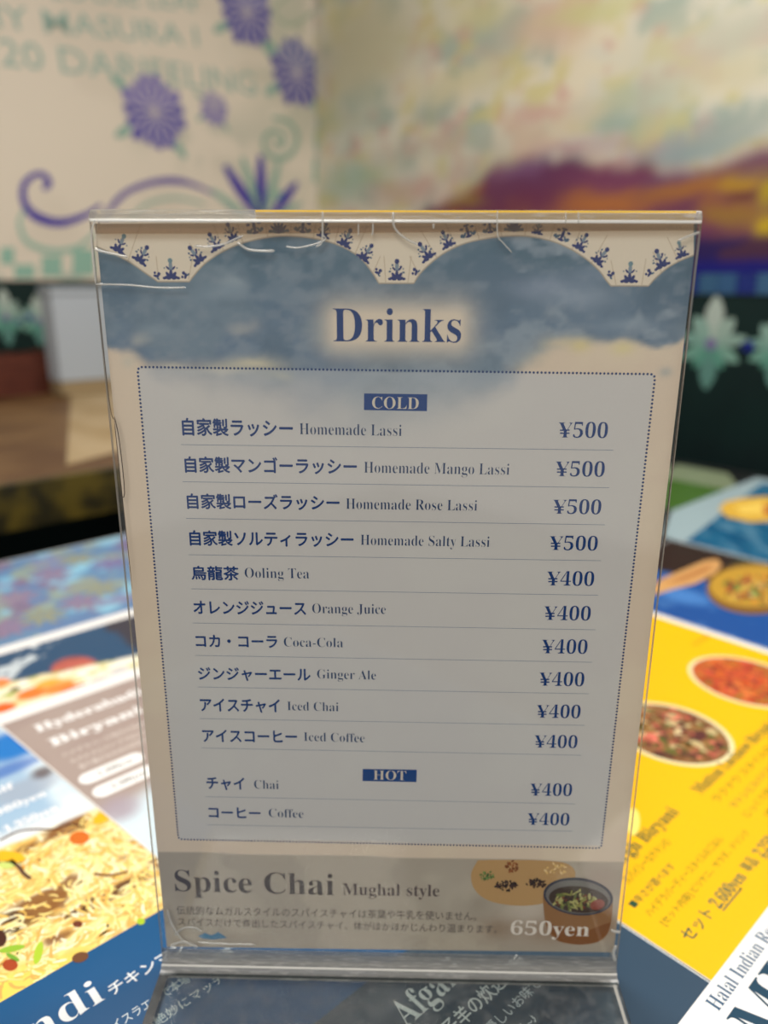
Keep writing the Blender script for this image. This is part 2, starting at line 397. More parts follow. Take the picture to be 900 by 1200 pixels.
HB = [(640, 205, 60, 24, (104, 56, 88), 1), (610, 195, 36, 12, (122, 84, 120), .8), (720, 212, 50, 16, (120, 64, 92), .9), (700, 240, 60, 14, (172, 106, 60), 1), (800, 222, 60, 12, (160, 104, 56), 1), (790, 208, 40, 10, (112, 72, 100), .8), (545, 238, 26, 8, (150, 120, 60), .8),
 (860, 218, 26, 14, (178, 136, 44), 1), (866, 238, 20, 7, (112, 64, 52), .9), (896, 228, 14, 22, (176, 150, 40), 1), (850, 258, 40, 10, (150, 112, 54), .9), (893, 268, 18, 12, (196, 166, 36), 1), (620, 238, 50, 14, (108, 52, 80), .8), (880, 205, 40, 9, (130, 100, 84), .7), (885, 190, 40, 14, (120, 84, 100), .7)]
def right_paint(A, B):
    wa = 70*(fbm(A/120, B/120, 4, 21)-.5); wb = 60*(fbm(A/110, B/90, 4, 25)-.5)
    c = np.ones(A.shape+(3,))*lin((216, 210, 192))
    n = fbm(A/90, B/70, 5, 31)
    c = mixc(c, (160, 176, 164), sst(n, .52, .62)*.85); c = mixc(c, (226, 214, 186), sst(-n, -.46, -.34)*.7)
    n = fbm(A/60, B/50, 4, 37); c = mixc(c, (206, 162, 150), sst(n, .56, .68)*.7); c = mixc(c, (206, 196, 128), sst(fbm(A/75, B/55, 4, 39), .55, .68)*.7); c = mixc(c, (216, 212, 196), sst(fbm(A/50, B/40, 4, 47), .55, .68)*.7)
    def blobs(c, L):
        for u, v, ru, rv, col, wt in L:
            a, b = WR.px(u, v); ra = abs(WR.px(u+ru, v)[0]-a); rb = abs(WR.px(u, v+rv)[1]-b)
            d2 = ((A+wa-a)/ra)**2+((B+wb-b)/rb)**2
            c = mixc(c, col, np.clip(np.exp(-d2**1.5*.8)*wt, 0, 1))
        return c
    c = blobs(c, RB)
    # the hill: its crest line in wall coordinates
    cr = [WR.px(u, v) for u, v in ((480, 256), (545, 222), (585, 194), (640, 182), (720, 190), (790, 198), (850, 190), (900, 172))]
    xs = [p[0] for p in cr]; ys = [p[1] for p in cr]
    crest = np.interp(A, xs+[xs[-1]+700], ys+[ys[-1]+60], left=ys[0]-150)+40*(fbm(A/80, B*0+3, 3, 41)-.5)
    hill = sst(crest-B, -26, 26)
    hc = np.ones(A.shape+(3,))*lin((112, 62, 84)); hc = mixc(hc, (150, 96, 62), sst(fbm(A/70, B/40, 4, 44), .5, .7)*.8)
    hc = blobs(hc, HB)
    n = fbm(A/55, B/34, 4, 51); y275 = WR.px(850, 277)[1]
    low = sst(y275-B, -16, 16); lc = np.ones(A.shape+(3,))*lin((44, 30, 84)); lc = mixc(lc, (74, 44, 66), sst(n, .5, .6)); lc = mixc(lc, (26, 26, 112), sst(y275-B, 34, 60))
    hc = hc*(1-low[..., None])+lc*low[..., None]
    return c*(1-hill[..., None])+hc*hill[..., None]
grid('mural', WR, aR0, aR1, WR.px(850, 320)[1], 1480, 300, 130, right_paint, M_WALL, wr, h=4, label='cloudy cream and purple mountain mural')
# tiles under the murals
tl = empty('trim_2', WR.at(0, MB, 0), None, None); tag(tl, kind='structure')
zt1 = WR.px(850, 320)[1]; zt0 = WR.px(850, 345)[1]; tw = 40.
tile_cols = [(52, 92, 128), (48, 88, 122), (14, 36, 112), (60, 100, 132), (44, 84, 124)]
tmat = [plain('blue_glazed_tile', c, .3) for c in tile_cols]
a = -900.; i = 0
while a < 300:
    prism('tile', [WR.at(a+.8, zt0+1, 0), WR.at(a+tw-.8, zt0+1, 0), WR.at(a+tw-.8, zt1-1, 0), WR.at(a+.8, zt1-1, 0)], WR.n*9, tmat[(i*3+i//4) % 5], tl); a += tw; i += 1
# dark wainscot panels with painted flowers
dk = plain('dark_green_wainscot', (12, 36, 34), .5, .25, (5, (8, 26, 27), 3, (1, 1, 1)))
wrs = prism('wainscot_panel', [WR.at(-TW+10, -718, 0), WR.at(1400, -718, 0), WR.at(1400, zt0, 0), WR.at(-TW+10, zt0, 0)], WR.n*6, dk, wr)
wls = prism('wainscot_panel', [WL.at(-1300, -718, 0), WL.at(SW-10, -718, 0), WL.at(SW-10, MB+12, 0), WL.at(-1300, MB+12, 0)], WL.n*6, dk, wl)
def wflower(fr, u, v, sc, par, hh=7):
    ink = Ink(fr, hh); a0, b0 = fr.px(u, v); R = abs(fr.px(u, v-sc)[1]-b0)
    P = [(90, 1.0, .36, (172, 184, 174)), (270, .98, .34, (92, 136, 126)), (52, .7, .3, (150, 172, 160)), (128, .72, .3, (134, 166, 154)), (12, .78, .22, (136, 164, 152)),
         (168, .74, .22, (120, 158, 146)), (-28, .72, .24, (120, 160, 144)), (208, .74, .24, (110, 156, 140)), (-58, .6, .2, (90, 146, 128)), (238, .62, .2, (90, 146, 128))]
    for k, (an, ln, wd, c) in enumerate(P):
        t = math.radians(an); ink.stroke([(a0+R*ln*q/7*cos(t), b0+R*ln*q/7*sin(t)) for q in range(8)], [R*wd*(.15+1.0*sin(pi*min(.97, (q/7)**1.4))) for q in range(8)], c, hh+.05*k)
    ink.ell(a0, b0, R*.13, R*.13, (120, 110, 150), h=hh+1); ink.ell(a0+R*.8, b0, R*.12, R*.12, (30, 40, 130), h=hh+.9)
    ink.ell(a0-R*.8, b0, R*.1, R*.1, (40, 60, 130), h=hh+.9)
    ink.build('painted_flower', M_WALL, par)
for u, v, sc in ((835, 403, 56), (912, 408, 48), (990, 400, 56), (760, 404, 52)): wflower(WR, u, v, sc, wr)
for u, v, sc in ((6, 372, 34), (44, 376, 30), (-40, 372, 32)): wflower(WL, u, v, sc, wl)

# ================================================================== NEIGHBOURING TABLE with things on it
topm = plain('brown_mottled_top', (84, 56, 30), .5, .3, (6, (108, 80, 48), 4, (1, 1, 1)))
edgem = plain('mottled_gold_edge', (92, 78, 24), .5, .3, (26, (40, 36, 16), 4, (1, 1, 1)))
NZ = 60.
nt_root = empty('side_table', 400*E1+1350*E2+np.array([0, 0, -720]), 'brown side table behind on the left with a mottled gold edge', 'table')
box_st('table_top', -300, 950, 838, 1850, NZ-22, NZ, topm, nt_root, bevel=2)
box_st('edge_band', -300, 950, 822, 838, NZ-62, NZ-1, edgem, nt_root, 'olive gold mottled edge band')
box_st('apron', -260, 910, 850, 1800, NZ-70, NZ-24, plain('black_underside', (14, 12, 11), .7), nt_root)
legm = plain('black_table_leg', (20, 18, 17), .5)
for a, b in ((-240, 900), (880, 900), (-240, 1780), (880, 1780)): box_st('leg', a-25, a+25, b-25, b+25, -720, NZ-70, legm, nt_root)
FN = table_frame(NZ)
# cream place mat
q = [FN.px(*p) for p in ((84, 452), (150, 436), (150, 527), (78, 546))]
mat_ = prism('place_mat', [FN.at(*p, .2) for p in q], (0, 0, 1.5), plain('cream_mat', (164, 144, 112), .7, .3, (9, (148, 126, 90), 3, (1, 1, 1))))
tag(mat_, 'cream place mat lying on the brown side table', 'mat')
# red brown slatted crate
cr_root = empty('wooden_crate', 330*E1+1690*E2+np.array([0, 0, NZ+.2]), 'red-brown slatted wooden crate on the side table', 'crate')
woodm = plain('red_brown_wood', (104, 52, 36), .6, .3, (30, (76, 36, 26), 4, (1, 1, 6)))
ca0 = 230; ca1 = ca1 = 0
def solve_s(fr, u, tfix):  # station along a plane t = const seen at pixel column u at table level
    f = Frame(E2*tfix, E1, Z, -E2); return f
FC = solve_s(None, 0, 1640); c0 = FC.px(-70, 440)[0]; c1 = FC.px(76, 440)[0]
zc1 = FC.px(40, 414)[1]
for k in range(4):
    h0 = NZ+2+(zc1-NZ-2)*k/4; h1 = NZ+2+(zc1-NZ-2)*(k+1)/4-5
    box_st('slat', c0, c1, 1640, 1648, h0, h1, woodm, cr_root); box_st('slat', c0, c1, 1760, 1768, h0, h1, woodm, cr_root)
    box_st('slat', c1-8, c1, 1649, 1759, h0, h1, woodm, cr_root); box_st('slat', c0, c0+8, 1649, 1759, h0, h1, woodm, cr_root)
for a, b in ((c0+10, 1650), (c1-22, 1650), (c0+10, 1746), (c1-22, 1746)): box_st('corner_post', a, a+12, b, b+12, NZ+.4, zc1, woodm, cr_root)
box_st('bottom_board', c0+9, c1-9, 1649, 1759, NZ+.4, NZ+6, woodm, cr_root)
# white box (napkin holder) beside it
FB = solve_s(None, 0, 1560); b0_ = FB.px(66, 400)[0]; b1_ = FB.px(150, 400)[0]; zb1 = FB.px(90, 337)[1]
wb = empty('white_box', ((b0_+b1_)/2)*E1+1600*E2+np.array([0, 0, NZ+.2]), 'tall white box on the side table beside the red-brown crate', 'box')
wm = plain('white_card', (172, 180, 188), .6); bgm = plain('beige_band', (150, 130, 96), .7)
box_st('box_body', b0_, b1_, 1560, 1630, NZ+34, zb1-14, wm, wb, bevel=2)
box_st('box_foot', b0_+1, b1_-1, 1561, 1629, NZ+2, NZ+33, bgm, wb, 'beige foot', bevel=2)
box_st('lid', b0_-3, b1_+3, 1557, 1633, zb1-13, zb1, wm, wb, bevel=2)

# ================================================================== DINING TABLE
tb = empty('dining_table', 225*E1+130*E2+np.array([0, 0, -720]), 'black dining table covered with menus in the foreground', 'table')
blk = plain('black_table_top', (16, 15, 16), .35, .4, (20, (24, 22, 22), 3, (1, 1, 1)))
box_st('table_top', -700, 1150, -520, 712, -28, -.6, blk, tb, bevel=2)
for a, b in ((-640, -460), (1090, -460), (-640, 650), (1090, 650)): box_st('leg', a-25, a+25, b-25, b+25, -720, -28, legm, tb)

def menu(label, corners, z, col, r=5):
    c = np.mean(np.array(corners), 0)
    root = empty('menu_sheet', c[0]*E1+c[1]*E2+np.array([0, 0, z-.5]), label, 'menu', 'laminated food menus on the table')
    sheet_body(root, z, corners, col, r=r)
    return root, table_frame(z)
def rect(s0, s1, t0, t1): return [(s0, t0), (s1, t0), (s1, t1), (s0, t1)]
def line_s(ink, t, s0, s1, tt, hmm, col, off=0., jit=0., mode='cap', h=None):
    """text running along the sheet's long direction"""
    ink.text(t, off, (s0, tt), (1, 0), (0, 1), col, jit, h, 3, (s1-s0, hmm, mode))

# ---- S1: the rice menu (photo, blue band, slate block)
s1r, T1 = menu('menu with a rice photo above blue and slate bands, under the stand', rect(-330, 105.6, -230, 470), 0.0, (235, 238, 240))
def rice_ground(A, B):
    c = np.ones(A.shape+(3,))*lin((226, 240, 248))
    n = fbm(A/30, B/30, 4, 3)
    c = mixc(c, (208, 228, 242), sst(n, .45, .62))
    c = mixc(c, (232, 238, 240), sst(240-B, 0, 25)); c = mixc(c, (150, 184, 214), sst(-A, 62, 76)*sst(B, 214, 228)*.85)
    a, b = T1.px(18, 872); d = np.hypot((A-a)/34, (B-b)/26); c = mixc(c, (30, 120, 200), sst(-d, -1, -.5))
    a, b = T1.px(2, 905); d = np.hypot((A-a)/40, (B-b)/10); c = mixc(c, (60, 110, 190), sst(-d, -1, -.4)*.8)
    a, b = T1.px(30, 925); d = np.hypot((A-a)/30, (B-b)/16); c = mixc(c, (160, 172, 190), sst(-d, -1, -.4)*.8)
    a, b = T1.px(50, 905); d = np.hypot((A-a)/9, (B-b)/9); c = mixc(c, (78, 52, 52), sst(-d, -1.2, -.3)*.85)
    edge = 209+7*(fbm(A/22, A*0, 3, 5)-.5)-.05*(A+90)
    m = sst(edge-B, -1.5, 1.5)
    n1 = fbm(A/14, B/9, 4, 12); n2 = fbm(A/34, B/16, 3, 14); n3 = fbm(A/6, B/5, 3, 16)
    r = np.ones(A.shape+(3,))*lin((244, 206, 116))
    r = mixc(r, (252, 234, 176), sst(n1, .42, .6)); r = mixc(r, (222, 166, 74), sst(-n3, -.42, -.3)*.8)
    r = mixc(r, (128, 76, 34), sst(n2, .57, .68)*.9)
    for (u, v, ra, rb, col) in ((0, 1090, 16, 14, (66, 36, 20)), (125, 1050, 26, 7, (100, 62, 34)), (150, 1035, 20, 6, (110, 72, 40)), (30, 1012, 22, 5, (230, 150, 20)), (95, 1065, 16, 5, (90, 56, 28)), (10, 1160, 20, 12, (250, 220, 90)), (60, 1140, 30, 12, (248, 214, 100))):
        a, b = T1.px(u, v); d = np.hypot((A-a)/ra*1.1, (B-b)/rb); r = mixc(r, col, sst(-d+.5*(n3-.5), -1.1, -.5)*.95)
    return c*(1-m[..., None])+r*m[..., None]
grid('food_photo', T1, -329, 105, 106, 469, 220, 190, rice_ground, M_LAM, s1r, h=.02, label='photo of yellow rice on a pale sky')
ink = Ink(T1, .03); rg = random.Random(5)
gc = [(252, 236, 176), (248, 220, 136), (244, 206, 112), (254, 244, 208), (238, 192, 96), (255, 240, 170), (230, 176, 90), (252, 230, 140)]
for k in range(2600):
    s_ = rg.uniform(-200, -30); t_ = rg.uniform(108, 206)
    if k > 2100: s_ = rg.uniform(-328, -190)
    if t_ > 204-.05*(s_+90): continue
    nz_ = float(fbm(np.array(s_/34.), np.array(t_/16.), 3, 14))
    if nz_ > .6 and rg.random() < .75: continue
    an = 6*float(fbm(np.array(s_/26.), np.array(t_/26.), 2, 61))+rg.gauss(0, .55); L = rg.uniform(4, 11); wd = rg.uniform(.8, 1.7); bend = rg.gauss(0, .5)
    P = []
    for q in range(5):
        x = L*(q/4-.5); y = bend*L*.25*(1-(2*q/4-1)**2); P.append((s_+x*cos(an)-y*sin(an), t_+x*sin(an)+y*cos(an)))
    P = [(p[0], max(106.6, p[1])) for p in P]
    ink.stroke(P, [wd*.45, wd, wd*1.05, wd, wd*.4], rg.choice(gc), .03+.003*(k % 40))
tag(ink.build('rice_print', M_LAM, s1r), kind='stuff')
ink = Ink(T1, .17)
for (u, v, ru, rv, c, ro) in ((93, 982, 12, 8, (214, 110, 34), -.1), (12, 1131, 9, 7, (170, 66, 24), 0), (120, 940+18, 13, 6, (240, 184, 30), -.5), (91, 1083, 6, 4, (110, 50, 26), 0), (94, 1122, 10, 6, (110, 66, 34), -.3),
                              (10, 1004, 20, 7, (244, 186, 30), .1), (165, 1080, 5, 4, (170, 200, 40), 0), (45, 1117, 5, 14, (176, 206, 50), .25), (14, 1112, 16, 4, (150, 190, 50), -.2), (8, 1014, 10, 5, (206, 220, 120), 0), (15, 1122, 9, 3, (120, 170, 50), .5), (0, 1100, 8, 10, (70, 34, 20), 0)):
    ink.ell_px(u, v, ru, rv, c, ro, n=14)
def strand(pts, wd, col):
    S = smooth_px([(p[0], p[1], 0) for p in pts], 5); ink.stroke([T1.px(p[0], p[1]) for p in S], wd, col)
strand([(0, 985), (20, 975), (40, 972), (62, 972), (80, 966), (98, 970)], 1.6, (84, 40, 30))
strand([(12, 1008), (22, 1016), (28, 1024), (36, 1030)], 2.2, (96, 66, 50))
strand([(110, 1024), (128, 1026), (150, 1022)], 2, (130, 88, 44))
strand([(113, 1054), (124, 1066), (134, 1072)], 1.6, (250, 230, 170))
tag(ink.build('garnish_print', M_LAM, s1r), kind='stuff')
ink = Ink(T1, .02); ink.poly([(-329, 2), (105, 2), (105, 106), (-329, 106)], (0, 80, 132)); bbo = ink.build('blue_band', M_LAM, s1r, 'saturated blue band')
ink = Ink(T1, .02); ink.poly([(-329, -229), (105, -229), (105, 2), (-329, 2)], (48, 72, 94)); sbo = ink.build('slate_band', M_LAM, s1r, 'slate blue block')
wt = (236, 240, 242)
ink = Ink(T1, .05)
line_s(ink, bold('Mandi'), -172, -104.5, 75.5, 14.5, wt, off=-.006)
ink.build('dish_name_lettering', M_LAM, bbo, 'bold white serif lettering')
ink = Ink(T1, .05); line_s(ink, 'チキンマンディ', -101.5, -49, 74.5, 7.6, wt, mode='box', jit=.012); ink.build('dish_name_lettering', M_LAM, bbo)
for t, s0, s1_, tt in (('イスラエルで本場の味を再現', -108, -48, 57.5), ('香辛料が絶妙にマッチ♪', -117, -56.5, 47), ):
    ink = Ink(T1, .05); line_s(ink, t, s0, s1_, tt, 5.6, (214, 226, 232), mode='box', jit=.008); ink.build('description_lettering', M_LAM, bbo)
ink = Ink(T1, .05); line_s(ink, bold('Afgani'), -14, 27, -27, 13.5, wt, off=-.004); ink.build('dish_name_lettering', M_LAM, sbo, 'bold white serif lettering')
ink = Ink(T1, .05); line_s(ink, '骨付き子羊の炊込ご飯', -27, 52, -43.5, 8.2, wt, mode='box', jit=.01); ink.build('dish_name_lettering', M_LAM, sbo)
for t, s0, s1_, tt in (('香り高く優しいお味です', -14, 53, -54.5), ('ぜひお試しを~♪', -8, 31, -64)):
    ink = Ink(T1, .05); line_s(ink, t, s0, s1_, tt, 5.6, (206, 214, 222), mode='box', jit=.008); ink.build('description_lettering', M_LAM, sbo)
for t, s0, s1_, tt in ((bold('1,980yen'), -108, -70, 240), (bold('Single 1,350yen'), -124, -70, 221), (bold('Half'), -104, -82, 262)):
    ink = Ink(T1, .2); line_s(ink, t, s0, s1_, tt, 7, (250, 250, 252), off=.01); ink.build('price_lettering', M_LAM, s1r)

# ---- S2: grey biryani menu lying over it
s2r, T2 = menu('menu with carrot dish photo above a taupe block of white lettering, left of the stand', [(-45, 138), (215, 138), (215, 473.5), (-67, 473.5), (-67, 345)], .7, (240, 238, 236), r=2)
def grey_ground(A, B):
    c = np.ones(A.shape+(3,))*lin((164, 146, 140))
    c = mixc(c, (176, 160, 152), sst(fbm(A/40, B/40, 3, 71), .4, .6)*.5)
    c = mixc(c, (214, 232, 242), sst(196-B-.6*(0-A-40)*.4, -10, 10))
    a, b = T2.px(140, 948); d = np.hypot((A-a)/16, (B-b)/16); c = mixc(c, (170, 158, 170), sst(-d, -1.2, -.3)*.9)
    return c
tbo = grid('text_block', T2, 0, 1, 0, 1, 50, 40, grey_ground, M_LAM, s2r, h=.02, label='taupe text block', corners=[(-44.5, 139), (214, 139), (214, 343), (-65.5, 343)])
def carrot_ground(A, B):
    c = np.ones(A.shape+(3,))*lin((56, 54, 66))
    n = fbm(A/14, B/14, 4, 81)
    u0, v0 = T2.px(45, 775)[0], 0
    blue = sst(62-A+12*(n-.5), -4, 4); c = mixc(c, (40, 76, 110), blue); c = mixc(c, (196, 206, 212), blue*sst(n, .54, .62)*sst(25-A, 0, 30))
    a, b = T2.px(88, 783); d = np.hypot((A-a)/20, (B-b)/26); red = sst(-d, -1, -.75)
    c = mixc(c, (188, 96, 84), red); c = mixc(c, (120, 60, 60), red*sst(fbm(A/20, B/4, 3, 83), .5, .6)*.7)
    m = sst(402-B-.25*(A+30)-6*(n-.5), -3, 3); pc = np.ones(A.shape+(3,))*lin((242, 224, 176))
    pc = mixc(pc, (250, 244, 226), sst(n, .5, .6)); pc = mixc(pc, (180, 186, 96), sst(fbm(A/10, B/6, 3, 85), .6, .68))
    c = c*(1-m[..., None])+pc*m[..., None]
    for (u, v, ra, rb, col) in ((38, 812, 13, 10, (238, 124, 50)), (70, 806, 14, 9, (244, 138, 62)), (3, 830, 10, 9, (230, 100, 34)), (0, 800, 8, 9, (238, 136, 70)), (58, 800, 12, 6, (248, 170, 60)), (88, 806, 12, 5, (232, 112, 70)), (18, 808, 5, 5, (110, 100, 50)), (118, 796, 10, 4, (230, 140, 130)), (40, 822, 6, 5, (255, 226, 190))):
        a, b = T2.px(u, v); d = np.hypot((A-a)/ra, (B-b)/rb)+.5*(n-.5); c = mixc(c, col, sst(-d, -1.1, -.7))
    a, b = T2.px(140, 786); d = np.hypot((A-a)/12, (B-b)/9); c = mixc(c, (190, 188, 192), sst(-d, -1, -.4)*.8)
    return c
grid('food_photo', T2, -66, 214, 359.5, 459.5, 140, 56, carrot_ground, M_LAM, s2r, h=.02, label='photo of carrot and rice dish')
for t, s0, s1_, tt, hh, of in ((bold('Hyderabadi'), -49, 32, 312, 14, .012), (bold('Biryani'), -48, 20, 287, 14, .012)):
    ink = Ink(T2, .06); line_s(ink, t, s0, s1_, tt, hh, (250, 250, 250), off=of, mode='box'); ink.build('dish_name_lettering', M_LAM, tbo)
for t, s0, s1_, tt in (('ハイデラバード地方の伝統的な', -47, 22, 272), ('スパイスとハーブで炊き込んだ', -46, 20, 261), ('香り豊かなお米の料理です', -44, 10, 251)):
    ink = Ink(T2, .06); line_s(ink, t, s0, s1_, tt, 6, (216, 206, 200), mode='box', jit=.01); ink.build('description_lettering', M_LAM, tbo)
for (s0, s1_, tt, tx) in ((-50, -6, 232, '1,480yen'), (-49, -6, 213, '2,380yen')):
    ink = Ink(T2, .06); n = 12
    P = [(s1_-6+6*cos(-pi/2+pi*k/n), tt+6.5+6.5*sin(-pi/2+pi*k/n)) for k in range(n+1)]+[(s0+6+6*cos(pi/2+pi*k/n), tt+6.5+6.5*sin(pi/2+pi*k/n)) for k in range(n+1)]
    ink.poly(P, (248, 248, 248)); plo = ink.build('price_label', M_LAM, s2r, 'white rounded price label')
    ink = Ink(T2, .09); line_s(ink, bold(tx), s0+12, s1_-8, tt+4, 5.5, (110, 104, 100)); ink.build('price_lettering', M_LAM, plo)

# ---- S3: pale blue floral menu behind
s3r, T3 = menu('pale blue floral menu at the far left edge of the black table', rect(-260, 420, 475.5, 704), 0.0, (238, 238, 238))
def floral(A, B):
    c = np.ones(A.shape+(3,))*lin((120, 176, 206))
    c = mixc(c, (136, 188, 212), sst(fbm(A/40, B/40, 3, 91), .4, .6))
    for sd, col, sc in ((92, (126, 124, 160), 34), (95, (140, 150, 134), 40), (97, (118, 96, 134), 46), (99, (88, 128, 172), 30)):
        n = fbm(A/sc, B/sc, 3, sd); c = mixc(c, col, sst(n, .53, .6)*.85)
    return c
grid('floral_print', T3, -258, 418, 477, 702, 190, 70, floral, M_LAM, s3r, h=.02, label='pale blue print with mauve flowers')
ink = Ink(T3, .05); rg = random.Random(11)
for (u, v) in ((60, 672), (20, 700), (95, 705), (50, 722), (120, 690), (10, 735), (90, 655), (130, 660)):
    a0, b0 = T3.px(u, v); c = rg.choice([(118, 108, 152), (140, 144, 124), (106, 120, 164), (136, 118, 146)])
    for q in range(9):
        t = q*2*pi/9; ink.ell(a0+13*cos(t), b0+13*sin(t), 11, 3.2, c, rot=t, h=.05+.002*q)
tag(ink.build('flower_print', M_LAM, s3r), kind='stuff')
s3b = Ink(T3, .02)

# ---- S4: yellow menu right
s4r, T4 = menu('yellow menu with two round food photos, right of the stand', rect(106.5, 474.5, -160, 135), 0.0, (244, 244, 240))
ink = Ink(T4, .02); ink.poly([(106.8, -159.5), (468, -159.5), (468, 134.5), (106.8, 134.5)], (246, 188, 0)); yfo = ink.build('yellow_field', M_LAM, s4r, 'solid yellow field')
def dish(cx, cy, rs, rt, cols, seed, base):
    ink = Ink(T4, .04); ink.ell(cx, cy, rs+3.2, rt+3.2, (240, 228, 178), n=48, h=.04); ink.ell(cx, cy, rs, rt, base, n=48, h=.06); r = random.Random(seed)
    for k in range(230):
        t = r.uniform(0, 2*pi); q = sqrt(r.random())*.9; ink.ell(cx+rs*q*cos(t), cy+rt*q*sin(t), r.uniform(1.5, 6), r.uniform(1.2, 4), r.choice(cols), r.uniform(0, 3), 8, .07+.002*(k % 50))
    ink.build('dish_photo', M_LAM, s4r, 'round photo of food')
dish(405, 3, 38, 42, [(196, 72, 30), (214, 104, 40), (170, 60, 36), (160, 110, 40), (222, 120, 60), (130, 60, 40), (206, 80, 60)], 3, (190, 90, 44))
dish(288, 8, 36, 40, [(120, 80, 44), (150, 110, 60), (216, 120, 96), (110, 60, 44), (200, 180, 130), (100, 100, 46), (176, 90, 70), (84, 50, 40)], 4, (140, 96, 60))
ink = Ink(T4, .12)
for (u, v, ru, rv, c) in ((768, 862, 12, 8, (224, 120, 100)), (786, 840, 12, 5, (214, 110, 90)), (796, 858, 6, 5, (226, 204, 160)), (820, 862, 8, 6, (90, 44, 44)), (796, 880, 10, 4, (92, 76, 40))): ink.ell_px(u, v, ru, rv, c)
ink.build('topping_print', M_LAM, s4r)
ink = Ink(T4, .04); P = [(478-14, 134), (468, 134)]
ink.ell_px(742, 963, 8, 16, (250, 230, 120)); ink.build('dish_edge_print', M_LAM, s4r)
gd = (36, 76, 56); gl = (78, 98, 30)
for t, s0, s1_, tt, hh, c, lat in ((bold('Murgh Biryani'), 128, 209, -39, 8, gd, 1), ('スパイシーなチキンの', 133, 180, -49, 5.5, gl, 0), ('■辛さが選べます', 120, 164, -60, 5, gd, 0), ('ハイデラバーディースタイルのごはん', 121, 205, -68.5, 5, gl, 0),
                              ('[セット内容] ビリヤニ、サラダ、ドリンク', 121, 222, -77, 5, gl, 0), (bold('Mutton Lucknow Biryani'), 236, 352, -40, 8, gd, 1), ('ラクナウ スタイルの', 236, 322, -51, 5.5, gl, 0), ('マトンとスパイスの香り', 238, 318, -61, 5, gd, 0), ('じっくり炊き込みました', 236, 320, -70, 5, gl, 0), ('[単品] ビリヤニ、ライタ', 246, 330, -79, 5, gl, 0),
                              ('セット', 121, 147, -90, 7, (40, 84, 70), 2), (bold('2,600yen'), 152, 185, -90, 7, (30, 84, 80), 1), ('単品', 190, 202, -90, 7, (40, 84, 70), 2), (bold('2,250yen'), 207, 240, -90, 7, (30, 84, 80), 1), ('ごはん大盛', 470-36, 462, 60, 5, gl, 0)):
    ink = Ink(T4, .05); line_s(ink, t, s0, s1_, tt, hh, c, off=(.004 if lat == 1 else 0), jit=(.012 if lat == 2 else 0 if lat == 1 else .006), mode='cap' if lat == 1 else 'box')
    if hh == 7 and lat == 1: ink.poly([(s0, tt-1.8), (s1_-10, tt-1.8), (s1_-10, tt-1), (s0, tt-1)], c)
    ink.build('menu_lettering', M_LAM, yfo)

# ---- S5: blue menu with bowl photo
s5r, T5 = menu('blue menu with a round bowl photo on dark wood, behind the yellow one', rect(476, 700, -200, 222), 0.0, (232, 234, 238))
def bowl_ground(A, B):
    c = np.ones(A.shape+(3,))*lin((24, 78, 150)); n = fbm(A/30, B/16, 4, 101)
    c = mixc(c, (64, 116, 180), sst(n, .5, .62)*.6)
    a, b = T5.px(800, 698); d = np.hypot((A-a)/30, (B-b)/40); c = mixc(c, (80, 140, 210), sst(-d, -1, -.3)*.7)
    bd = sst(A-(598-.22*(B-120)), -6, 6); c = mixc(c, (46, 30, 22), bd)
    c = mixc(c, (66, 80, 50), bd*sst(140-B, 0, 30)*sst(A-650, 0, 20))
    return c
grid('food_photo', T5, 477, 699, -199, 221, 80, 110, bowl_ground, M_LAM, s5r, h=.02, label='photo on a blue and dark wood ground')
ink = Ink(T5, .05)
ink.poly_px([(760, 690), (776, 678), (800, 668), (826, 657), (840, 655), (846, 662), (838, 672), (815, 684), (790, 690), (768, 697)], (206, 156, 96), .05)
ink.poly_px([(776, 684), (800, 675), (826, 664), (838, 660), (828, 670), (800, 681)], (176, 116, 62), .06)
ink.build('spoon_print', M_LAM, s5r, 'wooden spoon print')
ink = Ink(T5, .06); ink.ell_px(884, 690, 56, 30, (128, 92, 40), n=48); ink.ell_px(884, 687, 52, 24, (188, 146, 50), n=48, h=.08); r = random.Random(9)
for k in range(150):
    t = r.uniform(0, 2*pi); q = sqrt(r.random())*.88; ink.ell_px(886+44*q*cos(t), 690+19*q*sin(t), r.uniform(2, 6), r.uniform(1.5, 3.5), r.choice([(200, 140, 50), (120, 136, 60), (150, 70, 40), (206, 170, 80), (100, 110, 44), (140, 66, 40), (190, 180, 110)]), r.uniform(0, 3), 8, .09+.002*(k % 40))
ink.build('bowl_photo', M_LAM, s5r, 'round bowl photo')

# ---- S6: far blue menu
s6r, T6 = menu('teal blue menu with a golden dish photo at the far right', [(701, -230), (1115, -230), (1115, 283), (820, 283), (701, 232)], .7, (150, 170, 176), r=10)
def blue6(A, B):
    c = np.ones(A.shape+(3,))*lin((22, 92, 128)); n = fbm((A+B)/60, (A-B)/14, 4, 111)
    c = mixc(c, (86, 130, 156), sst(n, .5, .64)*.7); c = mixc(c, (0, 70, 110), sst(-n, -.42, -.3)*.8)
    return c
grid('blue_field', T6, 0, 1, 0, 1, 90, 90, blue6, M_LAM, s6r, h=.02, corners=[(704, -228), (1085, -228), (1085, 262), (706, 205)])
ink = Ink(T6, .05); ink.poly_px([(842, 596), (850, 588), (868, 584), (895, 582), (930, 584), (940, 600), (915, 610), (880, 612), (852, 606)], (216, 172, 62))
ink.poly_px([(860, 594), (890, 588), (920, 592), (905, 602), (870, 602)], (236, 200, 90), .06); ink.poly_px([(893, 592), (915, 590), (918, 604), (896, 604)], (190, 110, 50), .07); ink.build('dish_photo', M_LAM, s6r, 'golden dish print')
